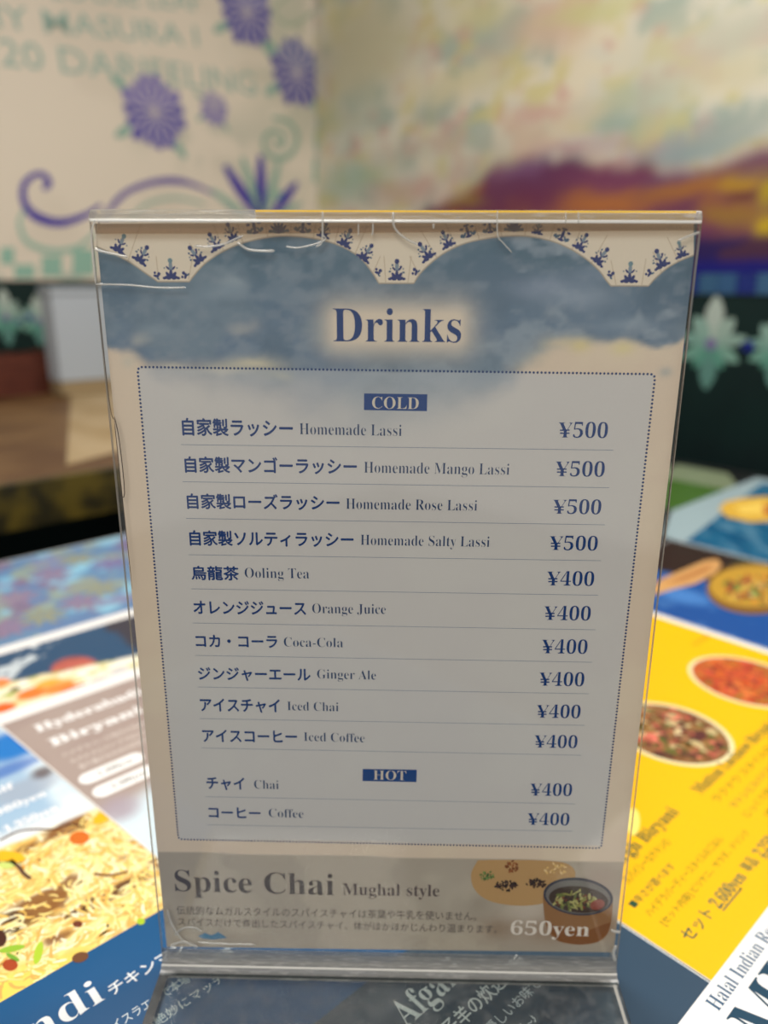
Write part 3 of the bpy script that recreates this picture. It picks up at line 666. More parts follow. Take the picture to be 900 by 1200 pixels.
# ---- S7: green sheet behind it
s7r, T7 = menu('green and grey menu half hidden behind the stand at the far right', [(830, 270), (1020, 270), (1110, 330), (1110, 420), (830, 420)], 0.0, (120, 132, 104), r=6)
ink = Ink(T7, .02); ink.poly([(832, 272), (1000, 272), (1000, 418), (832, 418)], (62, 96, 30)); ink.build('green_field', M_LAM, s7r, 'olive green field')

# ---- S8: white restaurant card
s8r, T8 = menu('white restaurant menu with dark blue title lettering at the lower right', rect(20, 317, -345, -106.5), .7, (240, 240, 240), r=2)
nb = (24, 66, 104)
ink = Ink(T8, .03); line_s(ink, bold('Halal Indian Restaurant'), 93, 190, -116, 6.6, (40, 84, 120), off=-.006); ink.build('subtitle_lettering', M_LAM, s8r)
ink = Ink(T8, .03); line_s(ink, bold('MUGHAL'), 92, 250, -150, 31, (14, 62, 88), off=-.004); ink.build('title_lettering', M_LAM, s8r)

# ================================================================== THE ACRYLIC STAND
HW = 106.0; TOPZ = 331.5
st_root = empty('menu_stand', (0, -40, .72), 'clear acrylic menu stand upright in the centre holding the drinks menu', 'stand')
def strip(name, outer, inner, x0, x1, mats, ends=(False, False)):
    """a bent sheet: two matching (y,z) polylines; side faces get the cut-edge material"""
    n = len(outer); V = []; Fc = []; mi = []
    for x in (x0, x1):
        for p in outer: V.append((x, p[0], p[1]))
        for p in inner: V.append((x, p[0], p[1]))
    O = lambda side, k: side*2*n+k
    I = lambda side, k: side*2*n+n+k
    for k in range(n-1):
        Fc.append((O(0, k), O(0, k+1), O(1, k+1), O(1, k))); mi.append(0)
        Fc.append((I(0, k), I(1, k), I(1, k+1), I(0, k+1))); mi.append(0)
        for sd in (0, 1): Fc.append((O(sd, k), I(sd, k), I(sd, k+1), O(sd, k+1))); mi.append(1)
    if ends[0]: Fc.append((O(0, 0), O(1, 0), I(1, 0), I(0, 0))); mi.append(1)
    if ends[1]: Fc.append((O(0, n-1), I(0, n-1), I(1, n-1), O(1, n-1))); mi.append(1)
    return mkobj(name, V, Fc, None, st_root, mats=mats, midx=mi)
yf, yfi, ybi, yb = -2.4, -.25, 1.2, 3.4
strip('front_sheet', [(yf, TOPZ), (yf, 170), (yf, 10.8)], [(yfi, TOPZ), (yfi, 170), (yfi, 10.8)], -HW, HW, [M_ACR, M_EDGE])
arc = [pi*k/4/2 for k in range(5)]
strip('bend', [(yf-5+5*cos(t), 8-5*sin(t)+.0) for t in arc][0:0]+[(yf, 10.8)]+[(yf-5+5*cos(t), 8-5*sin(t)) for t in arc], [(yfi, 10.8)]+[(yf-5+7.15*cos(t), 8-7.15*sin(t)) for t in arc], -HW, HW, [M_BEND, M_EDGED]).__setitem__('label', 'streaky clear bend at the foot')
strip('base_plate', [(yf-5, 3), (-40, 3), (-96, 3)], [(yf-5, .8), (-40, .8), (-96, .8)], -HW, HW, [M_BASE, M_EDGED], (False, True))
strip('back_sheet', [(yb, TOPZ), (yb, 170), (yb, .8)], [(ybi, TOPZ), (ybi, 170), (ybi, .8)], -HW+1.6, HW-1.6, [M_ACR, M_EDGE], (False, True))
cy = (yf+yb)/2; ro = (yb-yf)/2; ri = (ybi-yfi)/2
fo = [(cy-ro*cos(pi*k/8), TOPZ+ro*1.3*sin(pi*k/8)) for k in range(9)]; fi = [(cy-ri*cos(pi*k/8), TOPZ+ri*sin(pi*k/8)) for k in range(9)]
strip('top_fold', fo, fi, -HW, HW, [M_FOLD, M_EDGE]).__setitem__('label', 'bright folded top rim')
for x in (-HW+2, HW-2.2):   # edge lines where the cut edges of the base show through
    strip('edge_strip', [(-7.5, 3.12), (-95.5, 3.12)], [(-7.5, 3.05), (-95.5, 3.05)], x-(2.0 if x < 0 else .7), x+(2.2 if x < 0 else .7), [M_EDGED if x < 0 else M_FILM]*2)

def crease(pts, rad, mat=M_FILM, y=yf-.35, name='film_crease', m=6):
    S = smooth_px([(p[0], p[1], 0) for p in pts], m); fr = Frame((0, y, 0), (1, 0, 0), Z, (0, -1, 0)); P = [np.array(fr.at(*fr.px(p[0], p[1]))) for p in S]
    V = []; Fc = []; k = 6; n = len(P)
    for i, p in enumerate(P):
        d = P[min(i+1, n-1)]-P[max(i-1, 0)]; d /= np.linalg.norm(d); nn = np.array([-d[2], 0, d[0]])
        rr = rad*(.35 if i in (0, n-1) else 1)
        for q in range(k): t = 2*pi*q/k; V.append(p+nn*rr*cos(t)+np.array([0, -1, 0])*rr*.5*sin(t))
    for i in range(n-1):
        for q in range(k): Fc.append((i*k+q, i*k+(q+1) % k, (i+1)*k+(q+1) % k, (i+1)*k+q))
    return mkobj(name, V, Fc, mat, st_root, smooth=True)
def xbar(name, y, z, ry, rz, mat, x0=-HW+.3, x1=HW-.3, par=None):
    V = []; n = 8
    for x in (x0, x1): V += [(x, y+ry*cos(2*pi*k/n), z+rz*sin(2*pi*k/n)) for k in range(n)]
    return mkobj(name, V, [(k, (k+1) % n, (k+1) % n+n, k+n) for k in range(n)]+[tuple(range(n))[::-1], tuple(range(n, 2*n))], mat, par or st_root)
M_GLINT = clear_mat('painted_glint', (.9, .9, .88), .2, haze=.85, f0=.12, hazecol=(.95, .93, .88))  # whitish haze that paints glints on bend and rim
xbar('bend_glint', -4.6, 5.1, .35, .6, M_GLINT)  # bar added as the painted bright line along the bend
xbar('bend_shadow_line', -7.6, 3.15, .7, .2, clear_mat('painted_dark_line', (.35, .4, .42), .3, haze=.1, hazecol=(.1, .12, .13)))  # dark bar painting the shadow line at the foot of the bend
xbar('rim_glint', yf-.1, TOPZ-.1, .25, .55, M_GLINT)  # bar added as the painted shine line on the rim
lip_fr = Frame((0, yf-.12, 0), (1, 0, 0), Z, (0, -1, 0))
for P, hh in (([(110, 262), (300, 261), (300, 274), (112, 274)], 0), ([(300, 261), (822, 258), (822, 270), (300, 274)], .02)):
    q = [lip_fr.px(*p) for p in P]; prism('lip_shadow_strip', [lip_fr.at(a, b, hh) for a, b in q], (0, -.05, 0), M_LIPSHADE, st_root, 'brownish clear strip painting the shadow under the top lip')  # lip shadow painted as tinted strips across the top
for pts, rd in (([(378, 248), (378, 262), (377, 284), (370, 289)], .35), ([(461, 248), (461, 262), (466, 272), (478, 281), (489, 286)], .45), ([(437, 262), (437, 270), (436, 276)], .3), ([(420, 262), (420, 276)], .25),
               ([(112, 333), (150, 334), (185, 337), (218, 337)], .35), ([(335, 289), (352, 290), (380, 282), (378, 275)], .3), ([(278, 284), (290, 292), (305, 294), (322, 294)], .5), ([(583, 246), (583, 275), (590, 285), (600, 296)], .25),
               ([(111, 258), (107, 275), (109, 300), (112, 332)], .4), ([(820, 272), (806, 277), (795, 282)], .5), ([(508, 262), (508, 268)], .3), ([(228, 288), (245, 289), (262, 286), (285, 276)], .4),
               ([(663, 248), (663, 262)], .25), ([(678, 248), (678, 262)], .25), ([(196, 1066), (200, 1080), (212, 1100), (226, 1108)], .5), ([(200, 1108), (215, 1104), (232, 1110)], .8), ([(205, 1096), (214, 1088), (228, 1087), (236, 1092)], .5),
               ([(716, 1090), (722, 1092), (727, 1092)], .8), ([(722, 1108), (719, 1116), (721, 1126)], .9), ([(232, 1104), (260, 1106), (300, 1107)], .6), ([(110, 292), (130, 297), (150, 301)], .5)):
    crease(pts, rd)
crease([(134, 488), (140, 518), (146, 578), (139, 580)], .18, M_LINE, m=4, name='film_edge')
crease([(113.2, 338), (128, 470), (134, 492)], .13, M_LINE, m=4, name='film_edge'); crease([(134, 492), (141, 560), (155, 690)], .13, M_LINE, m=4, name='film_edge')
crease([(818, 268), (806, 380), (797, 470), (770, 700)], .16, M_LINE, m=4, name='film_edge')

# ================================================================== THE DRINKS MENU in the stand
dm = empty('drinks_menu', (0, 0, 12), 'blue and cream printed drinks menu inside the clear stand', 'menu')
pc = [PAN.px(195.5, 1109.5), PAN.px(719, 1116), PAN.px(818, 259), PAN.px(111.5, 262)]
def P_(u, v): return PAN.px(u, v)
zb1L = P_(190, 998)[1]
KX = 210/706.
strip_top = [P_(190, 998.5), P_(722, 1010)]
glowA, glowB = P_(392, 384), P_(540, 384)
frA, frB = P_(161, 430), P_(768, 438)
def paper_col(A, B):
    lum = 1
    H = B   # height in mm
    c = np.ones(A.shape+(3,))*lin((222, 205, 184))
    n0 = fbm(A/30, B/30, 4, 201); c = mixc(c, (228, 214, 190), sst(n0, .45, .6)*.5)
    # sky boundary
    cl = [P_(u, v) for u, v in ((112, 400), (125, 405), (150, 412), (175, 430), (215, 440), (262, 450), (310, 462), (370, 478), (430, 492), (500, 486), (560, 470), (600, 448), (625, 425), (650, 408), (680, 402), (710, 404), (740, 400), (770, 408), (800, 402), (820, 396))]
    nb_ = fbm(A/13, B/9, 5, 205)-.5
    bd = np.interp(A, [p[0] for p in cl], [p[1] for p in cl])+9*nb_
    soft = np.interp(A, [-105, -70, -20, 20, 55, 105], [1.5, 9, 17, 14, 3, 2])
    sky = sst(B-bd, -soft, soft)
    sc = np.ones(A.shape+(3,))*lin((104, 128, 152))
    n1 = fbm(A/38, B/24, 5, 207); n2 = fbm(A/14, B/9, 4, 209)
    z330 = P_(450, 330)[1]
    sc = mixc(sc, (80, 110, 128), sst(B-z330, -22, 14)*.9); sc = mixc(sc, (124, 144, 158), sst(n1, .5, .64)*.6)
    sc = mixc(sc, (70, 98, 120), sst(fbm(A/20, B/30, 4, 217), .5, .66)*.35)
    sc = mixc(sc, (146, 162, 176), sst(n2, .52, .66)*(.3+.5*sst(A, 0, 50))); n4 = fbm(A/5, B/3.4, 4, 219); sc = mixc(sc, (136, 150, 164), sst(n4, .5, .72)*.4); sc = mixc(sc, (66, 92, 114), sst(-n4, -.44, -.3)*.16)
    for (u, v, ru, rv, col, wt) in ((285, 385, 16, 7, (166, 170, 172), .8), (270, 333, 18, 8, (150, 166, 178), .8), (262, 345, 30, 8, (140, 160, 176), .5), (180, 390, 26, 9, (140, 158, 172), .7), (160, 400, 12, 6, (176, 178, 176), .7), (300, 425, 34, 8, (206, 200, 178), 1), (265, 432, 30, 7, (196, 194, 178), .9), (205, 428, 16, 4, (200, 196, 180), .7), (330, 440, 18, 6, (186, 186, 160), .7),
                                    (660, 402, 22, 9, (206, 196, 170), .95), (650, 425, 30, 14, (224, 212, 180), .9), (690, 416, 24, 12, (214, 206, 168), .8), (640, 335, 50, 14, (140, 156, 178), .7), (680, 350, 44, 12, (148, 164, 182), .7), (700, 320, 30, 10, (130, 148, 170), .6), (570, 320, 40, 26, (86, 112, 136), .5), (480, 300, 60, 26, (80, 112, 134), .4), (740, 380, 40, 10, (146, 164, 180), .6)):
        a, b = P_(u, v); ra, rb = ru*KX, rv*KX*1.05; d2 = ((A+8*nb_-a)/ra)**2+((B+5*nb_-b)/rb)**2; sc = mixc(sc, col, np.exp(-d2)*wt)
    c = c*(1-sky[..., None])+sc*sky[..., None]
    for (u, v, ru, rv, col) in ((680, 405, 12, 8, (222, 208, 150)), (730, 408, 14, 8, (226, 214, 160)), (780, 436, 8, 6, (176, 180, 176)), (150, 424, 8, 8, (206, 200, 184))):
        a, b = P_(u, v); c = mixc(c, col, np.exp(-(((A-a)/(ru*KX))**2+((B-b)/(rv*KX))**2))*.8)
    # tinted box inside the dotted frame
    zt = np.interp(A, [frA[0], frB[0]], [frA[1], frB[1]]); al, ar = P_(209, 984)[0], P_(705, 994)[0]
    zl = P_(450, 988)[1]
    xl = frA[0]+(al-frA[0])*(zt-B)/(zt-zl); xr = frB[0]+(ar-frB[0])*(zt-B)/(zt-zl)
    ins = sst(zt-B, 0, .6)*sst(B-zl, 0, .6)*sst(A-xl, 0, .6)*sst(xr-A, 0, .6)
    tint = lin((196, 202, 208)); k = (.66*ins*(1-.35*sky))[..., None]; c = c*(1-k)+tint*k*1.0
    # printed halo behind the title
    dx = np.maximum(0, np.maximum(glowA[0]+2-A, A-glowB[0]+2)); dz = np.maximum(0, np.abs(B-P_(465, 384)[1])-3)
    d = np.hypot(dx, dz); c = mixc(c, (226, 212, 192), np.clip(np.exp(-(d/6.4)**1.6)*1.08, 0, .97))
    # photo strip at the bottom
    zs = np.interp(A, [strip_top[0][0], strip_top[1][0]], [strip_top[0][1], strip_top[1][1]]); m = sst(zs-B, -.15, .15)
    s_c = np.ones(A.shape+(3,))*lin((186, 176, 160)); s_c = mixc(s_c, (168, 158, 144), sst(fbm(A/22, B/18, 3, 211), .45, .6)*.6)
    for (u, v, ru, rv, col, wt) in ((620, 1075, 30, 30, (206, 196, 184), .8), (585, 1088, 26, 18, (148, 124, 100), .7), (640, 1090, 30, 20, (150, 124, 100), .8), (560, 1060, 12, 14, (150, 140, 124), .5), (705, 1030, 22, 22, (178, 160, 146), .8), (712, 1085, 14, 20, (160, 132, 104), .8), (520, 1040, 40, 40, (190, 182, 168), .5)):
        a, b = P_(u, v); s_c = mixc(s_c, col, np.exp(-(((A-a)/(ru*KX*1.3))**2+((B-b)/(rv*KX*1.3))**2))*wt)
    return c*(1-m[..., None])+s_c*m[..., None]
pp = grid('printed_paper', PAN, 0, 1, 0, 1, 230, 330, paper_col, M_PAPER, dm, h=0., corners=pc)
bk = [PAN.at(a, b, -.25) for a, b in pc]
prism('paper_backing', bk, (0, .25, 0), plain('white_paper', (225, 222, 215), .8), dm)

cz = TOPZ+2.6
ic = mkobj('insert_card', [(-48, .62, 40), (104, .62, 40), (104, .62, TOPZ), (-48, .62, TOPZ), (104, -1.3, cz), (-48, -1.3, cz), (104, -1.0, cz+.9), (-48, -1.0, cz+.9), (104, .9, TOPZ+.3), (-48, .9, TOPZ+.3), (104, .9, 40), (-48, .9, 40)],
    [(0, 1, 2, 3), (3, 2, 4, 5), (5, 4, 6, 7), (7, 6, 8, 9), (9, 8, 10, 11), (11, 10, 1, 0), (1, 10, 8, 2), (2, 8, 6, 4), (0, 3, 9, 11), (3, 5, 7, 9)], plain('yellow_card', (255, 205, 10), .6))
tag(ic, 'yellow card edge showing inside the top rim of the acrylic stand', 'card')
# --- scalloped tile border
TC = (226, 214, 194); TC2 = (208, 190, 164)
hb = .02
ink = Ink(PAN, hb)
arcs = [[(113, 289), (125, 294), (150, 306), (172, 321), (185, 330)],
        [(222, 330), (228, 322), (240, 309), (257, 297), (278, 287), (303, 280), (330, 276.5), (358, 278), (384, 283), (405, 291), (423, 303), (436, 319), (444, 332)],
        [(485, 332), (492, 321), (505, 308), (523, 295), (545, 285), (570, 279.5), (595, 276.5), (620, 277), (645, 282), (665, 290), (685, 302), (702, 317), (710, 328), (716, 335)],
        [(760, 335), (768, 326), (782, 314), (798, 305), (813, 299)]]
bott = []
for A_ in arcs:
    for p in (smooth_px([(q[0], q[1], 0) for q in A_], 4)): bott.append((p[0], p[1]))
topy = lambda u: 262+(259-262)*(u-112.5)/(817.5-112.5)
V0 = []
for i in range(len(bott)-1):
    p, q = bott[i], bott[i+1]
    ink.poly_px([p, q, (q[0], topy(q[0])+.3), (p[0], topy(p[0])+.3)], TC)
ink.build('tile_border', M_PAPER, dm, 'cream scalloped tile border')
ink = Ink(PAN, .03)
ink.stroke([PAN.px(*p) for p in bott], .45, (176, 164, 146)); 
ink.build('border_outline', M_PAPER, dm)
# tile joints
ink = Ink(PAN, .03)
for (u0, v0, u1, v1) in ((150, 306, 165, 262), (186, 328, 183, 300), (221, 328, 226, 300), (240, 309, 222, 285), (262, 294, 250, 262), (285, 285, 278, 262), (314, 278, 311, 262), (340, 277, 341, 262), (367, 280, 370, 262), (392, 286, 398, 262), (416, 298, 430, 265), (437, 320, 446, 300), (452, 331, 450, 300), (478, 331, 482, 300), (491, 322, 480, 300), (512, 302, 492, 268), (535, 289, 522, 262), (562, 281, 556, 262), (588, 277, 585, 262), (615, 277, 617, 262), (644, 282, 650, 262), (670, 293, 684, 262), (693, 309, 712, 275), (722, 334, 716, 305), (752, 334, 757, 303), (775, 319, 765, 295), (795, 306, 782, 278)):
    ink.stroke([PAN.px(u0, v0), PAN.px(u1, v1)], .22, (188, 168, 140))
ink.build('tile_joint_lines', M_PAPER, dm)
def motif(ink, u, v, up, sc, kind, c1=(34, 52, 116), c2=(70, 100, 130)):
    """little plant: fan of petals at the foot, stem and bud above.  (u,v) its foot centre, up = angle of its axis in the plane"""
    a0, b0 = PAN.px(u, v); ca, sa = cos(up), sin(up)
    def M(x, y): return a0+x*sa+y*ca, b0-x*ca+y*sa
    k = sc*KX
    def leaf(x, y, l, wd, an, c, h):
        x, y, l, wd = x*k, y*k, l*k*1.05, wd*k*1.1; pts = []
        for q in range(10):
            t = 2*pi*q/10; xx = l/2*cos(t); yy = wd/2*sin(t); ex = xx*cos(an)-yy*sin(an); ey = xx*sin(an)+yy*cos(an); pts.append(M(x+ex, y+ey))
        ink.poly(pts, c, h)
    if kind in ('plant', 'bud'):
        for an, l in ((20, 7), (55, 9), (90, 10), (125, 9), (160, 7)):
            t = math.radians(an); leaf(l*.62*cos(t), 1+l*.55*sin(t), l, 3.6, t, c1, .032+.002*(an/20))
        leaf(0, 15, 11, 4.0, pi/2, (128, 144, 158), .031)
        leaf(-3.4, 13, 5.5, 2, 2.3, c1, .048); leaf(3.4, 13, 5.5, 2, .85, c1, .048); leaf(0, 21, 5.5, 5, pi/2, c1 if kind == 'plant' else (110, 140, 150), .05)
        if kind == 'plant':
            leaf(4.5, 15, 3, 2.6, 1, c1, .05); leaf(-5, 17, 2.6, 2.2, 1, c2, .05); leaf(7.5, 9, 3, 2, 0, c2, .05); leaf(-8, 10, 3, 2, 0, c2, .05)
        for x in (-8, 8): leaf(x, 2, 4, 3, 0, c1, .05); leaf(x*.9, 13, 1.6, 1.6, 0, c2, .05)
    elif kind == 'fan':
        for an in (15, 40, 65, 90, 115, 140, 165):
            t = math.radians(an); leaf(7*cos(t), 1+7.5*sin(t), 12, 3.2, t, c1 if an % 50 == 40 or an == 90 or an == 65 or an == 115 else c2, .032+.0005*an/10)
        leaf(0, 3, 6, 4, pi/2, c1, .05); leaf(-11, 3, 4, 3, 0, c2, .05); leaf(11, 3, 4, 3, 0, c2, .05)
    elif kind == 'crest':
        leaf(0, 9, 13, 4, pi/2, c1, .034)
        for x in (-5, 5): leaf(x, 5, 8, 2.6, pi/2+x*.12, c2, .036); leaf(x*1.4, 13, 5, 3, 0, c1, .038); leaf(x*1.7, 5, 5, 4, .8, c2, .04)
        leaf(0, 2.5, 9, 3.2, 0, c1, .042); leaf(0, 16, 8, 3, 0, c1, .044)
    else:
        leaf(0, 2, 7, 3, .5, c1, .034); leaf(1, 6, 4, 4, 0, c1, .036); leaf(-3.5, 4, 3, 3, 0, c1, .04); leaf(3.5, 1, 4, 2, 0, c2, .04)
mots = [(137, 296, 'bud', 1, None), (162, 308, 'plant', 1, None), (182, 325, 'sprig', 1, None), (201, 328, 'bud', 1.05, 90), (219, 325, 'sprig', 1, None), (236, 308, 'plant', 1, None), (256, 293, 'plant', .95, None), (275, 283, 'plant', .95, None), (300, 275, 'crest', .95, None), (327, 274, 'fan', .95, None), (354, 274, 'crest', .95, None), (378, 279, 'plant', .8, None),
        (402, 289, 'plant', .95, None), (424, 305, 'plant', .95, None), (441, 321, 'sprig', 1, None), (465, 329, 'plant', 1.05, 90), (489, 321, 'sprig', 1, None), (504, 304, 'plant', 1, None), (527, 290, 'plant', .9, None), (550, 279, 'crest', .9, None), (575, 274, 'crest', .85, None), (602, 272, 'fan', .9, None), (629, 275, 'plant', .7, None), (656, 283, 'crest', .9, None), (677, 293, 'plant', .9, None), (698, 309, 'plant', .95, None),
        (713, 324, 'sprig', 1, None), (737, 332, 'bud', 1.05, 90), (762, 323, 'sprig', 1, None), (777, 314, 'plant', 1, None), (800, 302, 'bud', .85, None)]
cen = [((10, 470), 113, 200), ((332, 400), 200, 460), ((600, 400), 465, 735), ((880, 470), 740, 900)]
for (u, v, kind, sc, ang) in mots:
    ink = Ink(PAN, .03)
    if ang is None:
        c = [q[0] for q in cen if q[1] <= u <= q[2]][0] if any(q[1] <= u <= q[2] for q in cen) else (u, 500)
        up = atan2(c[1]-v, u-c[0])
        up = pi/2+(up-pi/2)*.8
    else: up = math.radians(ang)
    cc = (34, 50, 112)
    motif(ink, u, v, up, sc*1.0, kind, cc)
    ink.build('tile_motif', M_PAPER, dm)

# --- dotted frame
ink = Ink(PAN, .03); corners = [(161, 430), (768, 438.5), (704.5, 994), (209, 983.5)]
CP = [np.array(PAN.px(*c)) for c in corners]; rr = 2.0; path = []
for i in range(4):
    a, b, c = CP[i-1], CP[i], CP[(i+1) % 4]; d1 = (a-b)/np.hypot(*(a-b)); d2 = (c-b)/np.hypot(*(c-b))
    for k in range(7): t = k/6; path.append((b+d1*rr)*(1-t)**2+2*b*t*(1-t)+(b+d2*rr)*t*t)
path.append(path[0]); path = np.array(path); seg = np.hypot(*(path[1:]-path[:-1]).T); cum = np.r_[0, np.cumsum(seg)]; nd = int(cum[-1]/1.43)
for k in range(nd):
    x = cum[-1]*k/nd; p = [np.interp(x, cum, path[:, j]) for j in (0, 1)]; ink.ell(p[0], p[1], .46, .46, (24, 58, 112), n=8)
tag(ink.build('dotted_frame', M_PAPER, dm, 'dotted navy frame line'), kind='stuff')

NAVY = (10, 56, 118); NAVY2 = (38, 64, 104)
# --- titles and labels
ink = Ink(PAN, .06); ink.text_px(bold('Drinks'), (390.4, 400.3), (540, 401.3), 39.5, NAVY, off=-.006, res=6); ink.build('title_lettering', M_PAPER, dm, 'large navy serif title')
for P4, t, a, b, hh in ((((426.7, 461), (500.8, 462), (500.3, 481.8), (426.5, 480.5)), 'COLD', (436, 478.6), (490.5, 479.6), 14), (((425, 901), (488.5, 902), (488, 916.5), (424.8, 915.2)), 'HOT', (437.5, 913.5), (476, 914.4), 11)):
    ink = Ink(PAN, .03); ink.poly_px(P4, (8, 62, 128)); slo = ink.build('section_label', M_PAPER, dm, 'navy label with pale capitals')
    ink = Ink(PAN, .05); ink.text_px(bold(t), a, b, hh, (214, 206, 190), off=-.008); ink.build('label_lettering', M_PAPER, slo)
rows = [('自家製ラッシー', (214.3, 510), (343, 512), 20, 'Homemade Lassi', (351, 509), (470.7, 511), 13.2),
        ('自家製マンゴーラッシー', (217.4, 553.5), (417.8, 556), 18.6, 'Homemade Mango Lassi', (426.5, 554), (596.7, 556.5), 13),
        ('自家製ローズラッシー', (220, 596), (397.6, 598), 17.6, 'Homemade Rose Lassi', (405.4, 596.4), (559, 598.6), 12.4),
        ('自家製ソルティラッシー', (223, 639), (414, 641), 17.4, 'Homemade Salty Lassi', (422.5, 638.6), (573.5, 641), 12.2),
        ('烏龍茶', (225, 679.3), (280, 680), 16, 'Ooling Tea', (287, 677), (362.4, 678), 11.8),
        ('オレンジジュース', (227.4, 719), (358.5, 720.5), 15, 'Orange Juice', (366, 718.5), (452, 719.5), 11.4),
        ('コカ・コーラ', (230, 758), (325, 759), 14, 'Coca-Cola', (332.8, 757.6), (402, 758.6), 11),
        ('ジンジャーエール', (233, 797), (363.7, 798.5), 15, 'Ginger Ale', (371.7, 795), (440.5, 796.5), 10.8),
        ('アイスチャイ', (235.3, 834), (328, 835.3), 15.4, 'Iced Chai', (336.7, 832.3), (396.7, 833.6), 10.4),
        ('アイスコーヒー', (238, 869), (348, 870.5), 14, 'Iced Coffee', (356, 868.3), (427.3, 870), 10.4),
        ('チャイ', (242.7, 925), (286.7, 926), 14.4, 'Chai', (298, 924), (326.7, 924.8), 10.2),
        ('コーヒー', (245, 957.7), (305.3, 959), 12, 'Coffee', (315, 957.4), (355.7, 958.6), 10)]
for jp, a, b, h1, en, c, d, h2 in rows:
    ink = Ink(PAN, .03); ink.text_px(jp, a, b, h1, NAVY, jit=.026, mode='box'); ink.build('drink_name_lettering', M_PAPER, dm)
    ink = Ink(PAN, .03); ink.text_px(bold(en), c, d, h2, NAVY2, off=-.0135, mode='cap'); ink.build('drink_name_lettering', M_PAPER, dm)
prices = [('500', 653.5, 711.5, 513.2, 19), ('500', 650, 707.8, 558.5, 18.4), ('500', 647, 703.8, 602.5, 17.6), ('500', 643, 699.7, 645, 17.4), ('400', 640, 695.5, 686.5, 17.4), ('400', 636.7, 691.5, 727, 17.2), ('400', 634, 687.7, 766, 17), ('400', 631, 684, 804, 16.6),
          ('400', 628, 679.6, 841.5, 16), ('400', 625.5, 676, 876.5, 15.4), ('400', 620.5, 669.7, 932.7, 15), ('400', 617.4, 666.6, 967, 14.6)]
for t, x0, x1, y, hh in prices:
    ink = Ink(PAN, .03); ink.text_px(bold('Y'+t), (x0, y-.4), (x1, y+.4), hh, NAVY, off=-.009)
    w_ = x1-x0
    for q in (.52, .33): ink.poly_px([(x0+w_*.045, y-hh*q), (x0+w_*.24, y-hh*q), (x0+w_*.24, y-hh*q+1.5), (x0+w_*.045, y-hh*q+1.5)], NAVY, .05)
    ink.build('price_lettering', M_PAPER, dm)
for (x0, y0, x1, y1) in ((212, 521, 719, 527.5), (214, 564.5, 714, 571.5), (218, 607.5, 709, 615), (221, 650, 704, 657), (224, 690, 701, 697.5), (226, 730, 698, 738), (229, 768, 694, 776), (232, 805, 690, 813), (234, 842, 685, 850), (236, 876.5, 681, 885), (241, 933.5, 674, 942), (243, 966.5, 671, 974)):
    ink = Ink(PAN, .03); ink.stroke([PAN.px(x0, y0), PAN.px(x1, y1)], .2, (120, 136, 158)); ink.build('divider_line', M_PAPER, dm)

# --- bottom strip: board of spices, cup, lettering
ink = Ink(PAN, .03); bp = smooth_px([(p[0], p[1], 0) for p in ((560, 1008), (600, 1007.6), (640, 1008.5), (664, 1012), (674, 1022), (670, 1038), (655, 1052), (630, 1060), (600, 1061), (572, 1055), (556, 1042), (552, 1024), (560, 1008))], 4)
ink.poly_px([(p[0], p[1]) for p in bp[:-1]], (190, 152, 100)); r = random.Random(2)
for (u, v, n, ru, rv, cols) in ((593, 1038, 60, 13, 6, [(44, 26, 22), (66, 40, 32), (36, 22, 22)]), (629, 1035, 55, 12, 5.5, [(50, 28, 22), (70, 42, 30), (40, 24, 20)]), (571, 1026, 30, 9, 5, [(90, 120, 60), (120, 146, 80), (70, 100, 50)]), (600, 1015, 30, 7, 7, [(120, 66, 30), (150, 86, 40)]), (650, 1018, 22, 18, 6, [(226, 190, 120), (236, 206, 150)])):
    for k in range(n):
        t = r.uniform(0, 2*pi); q = sqrt(r.random()); ink.ell_px(u+ru*q*cos(t), v+rv*q*sin(t), r.uniform(1, 2.6), r.uniform(.8, 1.6), r.choice(cols), r.uniform(0, 3), 6, .034+.0004*k)
ink.build('spice_board_print', M_PAPER, dm, 'print of a wooden board with spice heaps')
ink = Ink(PAN, .06)
body = [(636.5, 1050)]+[(677.5+41*cos(t), 1052+22*sin(t)) for t in [pi-pi*k/10 for k in range(1, 1)]]
body = [(636, 1050), (638, 1075), (643, 1092), (655, 1103), (678, 1107), (700, 1104), (712, 1094), (717, 1075), (718, 1054)]
bs = smooth_px([(p[0], p[1], 0) for p in body], 4); ink.poly_px([(p[0], p[1]) for p in bs]+[(700, 1035), (660, 1030)], (150, 108, 66), .06)
ink.poly_px([(640, 1080), (644, 1092), (655, 1103), (678, 1107), (700, 1104), (712, 1094), (716, 1080), (690, 1090), (660, 1089)], (134, 84, 38), .062)
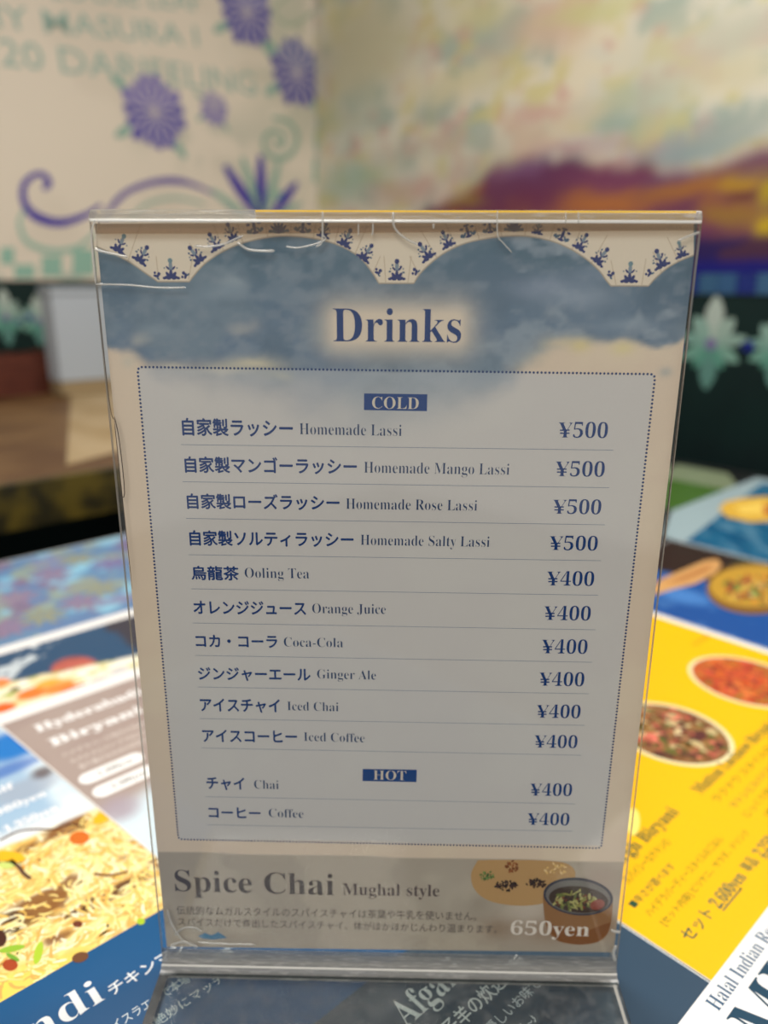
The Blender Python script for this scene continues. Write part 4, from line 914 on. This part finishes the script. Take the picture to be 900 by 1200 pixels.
ink.ell_px(677.5, 1050.5, 41, 22, (58, 58, 72), .1, 40, .066); ink.ell_px(677.5, 1051, 38, 19.5, (120, 116, 112), .1, 40, .068); ink.ell_px(678, 1054, 35, 15.5, (70, 54, 44), .1, 40, .070)
for k in range(70):
    t = r.uniform(0, 2*pi); q = sqrt(r.random())*.85; ink.ell_px(674+28*q*cos(t), 1055+11*q*sin(t), r.uniform(2, 6), r.uniform(.9, 2), r.choice([(150, 150, 80), (180, 176, 110), (60, 50, 40), (110, 120, 60), (120, 60, 44)]), r.uniform(0, 3), 8, .072+.0002*k)
ink.ell_px(700, 1060, 9, 6, (146, 70, 54), -.3, 12, .088)
ink.build('tea_cup_print', M_PAPER, dm, 'print of an amber glass of spiced tea')
ink = Ink(PAN, .03); ink.text_px(bold('Spice Chai'), (205.5, 1044), (391.6, 1049), 25, (78, 70, 70), off=-.003); ink.build('strip_title_lettering', M_PAPER, dm, 'dark grey serif lettering')
ink = Ink(PAN, .03); ink.text_px(bold('Mughal style'), (401.5, 1048.5), (514.8, 1050.5), 13.5, (92, 80, 80), off=-.003); ink.build('strip_title_lettering', M_PAPER, dm)
ink = Ink(PAN, .03); ink.text_px('伝統的なムガルスタイルのスパイスチャイは茶葉や牛乳を使いません。', (207.4, 1071.8), (558, 1079), 10.6, (100, 92, 86), jit=.006, mode='box', res=2); ink.build('strip_text', M_PAPER, dm)
ink = Ink(PAN, .03); ink.text_px('スパイスだけで煮出したスパイスチャイ、体がほかほかじんわり温まります。', (209, 1085), (582, 1094), 10, (100, 92, 86), jit=.006, mode='box', res=2); ink.build('strip_text', M_PAPER, dm)
ink = Ink(PAN, .03); ink.text_px(bold('650yen'), (598, 1095), (690, 1097), 17, (232, 224, 214), off=-.003, h=.095); ink.build('strip_price_lettering', M_PAPER, dm, 'white serif price')
ink = Ink(PAN, .05); ink.poly_px([(232, 1097), (240, 1093), (248, 1096), (256, 1092), (266, 1099), (250, 1101), (238, 1100)], (70, 130, 170)); ink.build('torn_blue_patch', M_PAPER, dm)
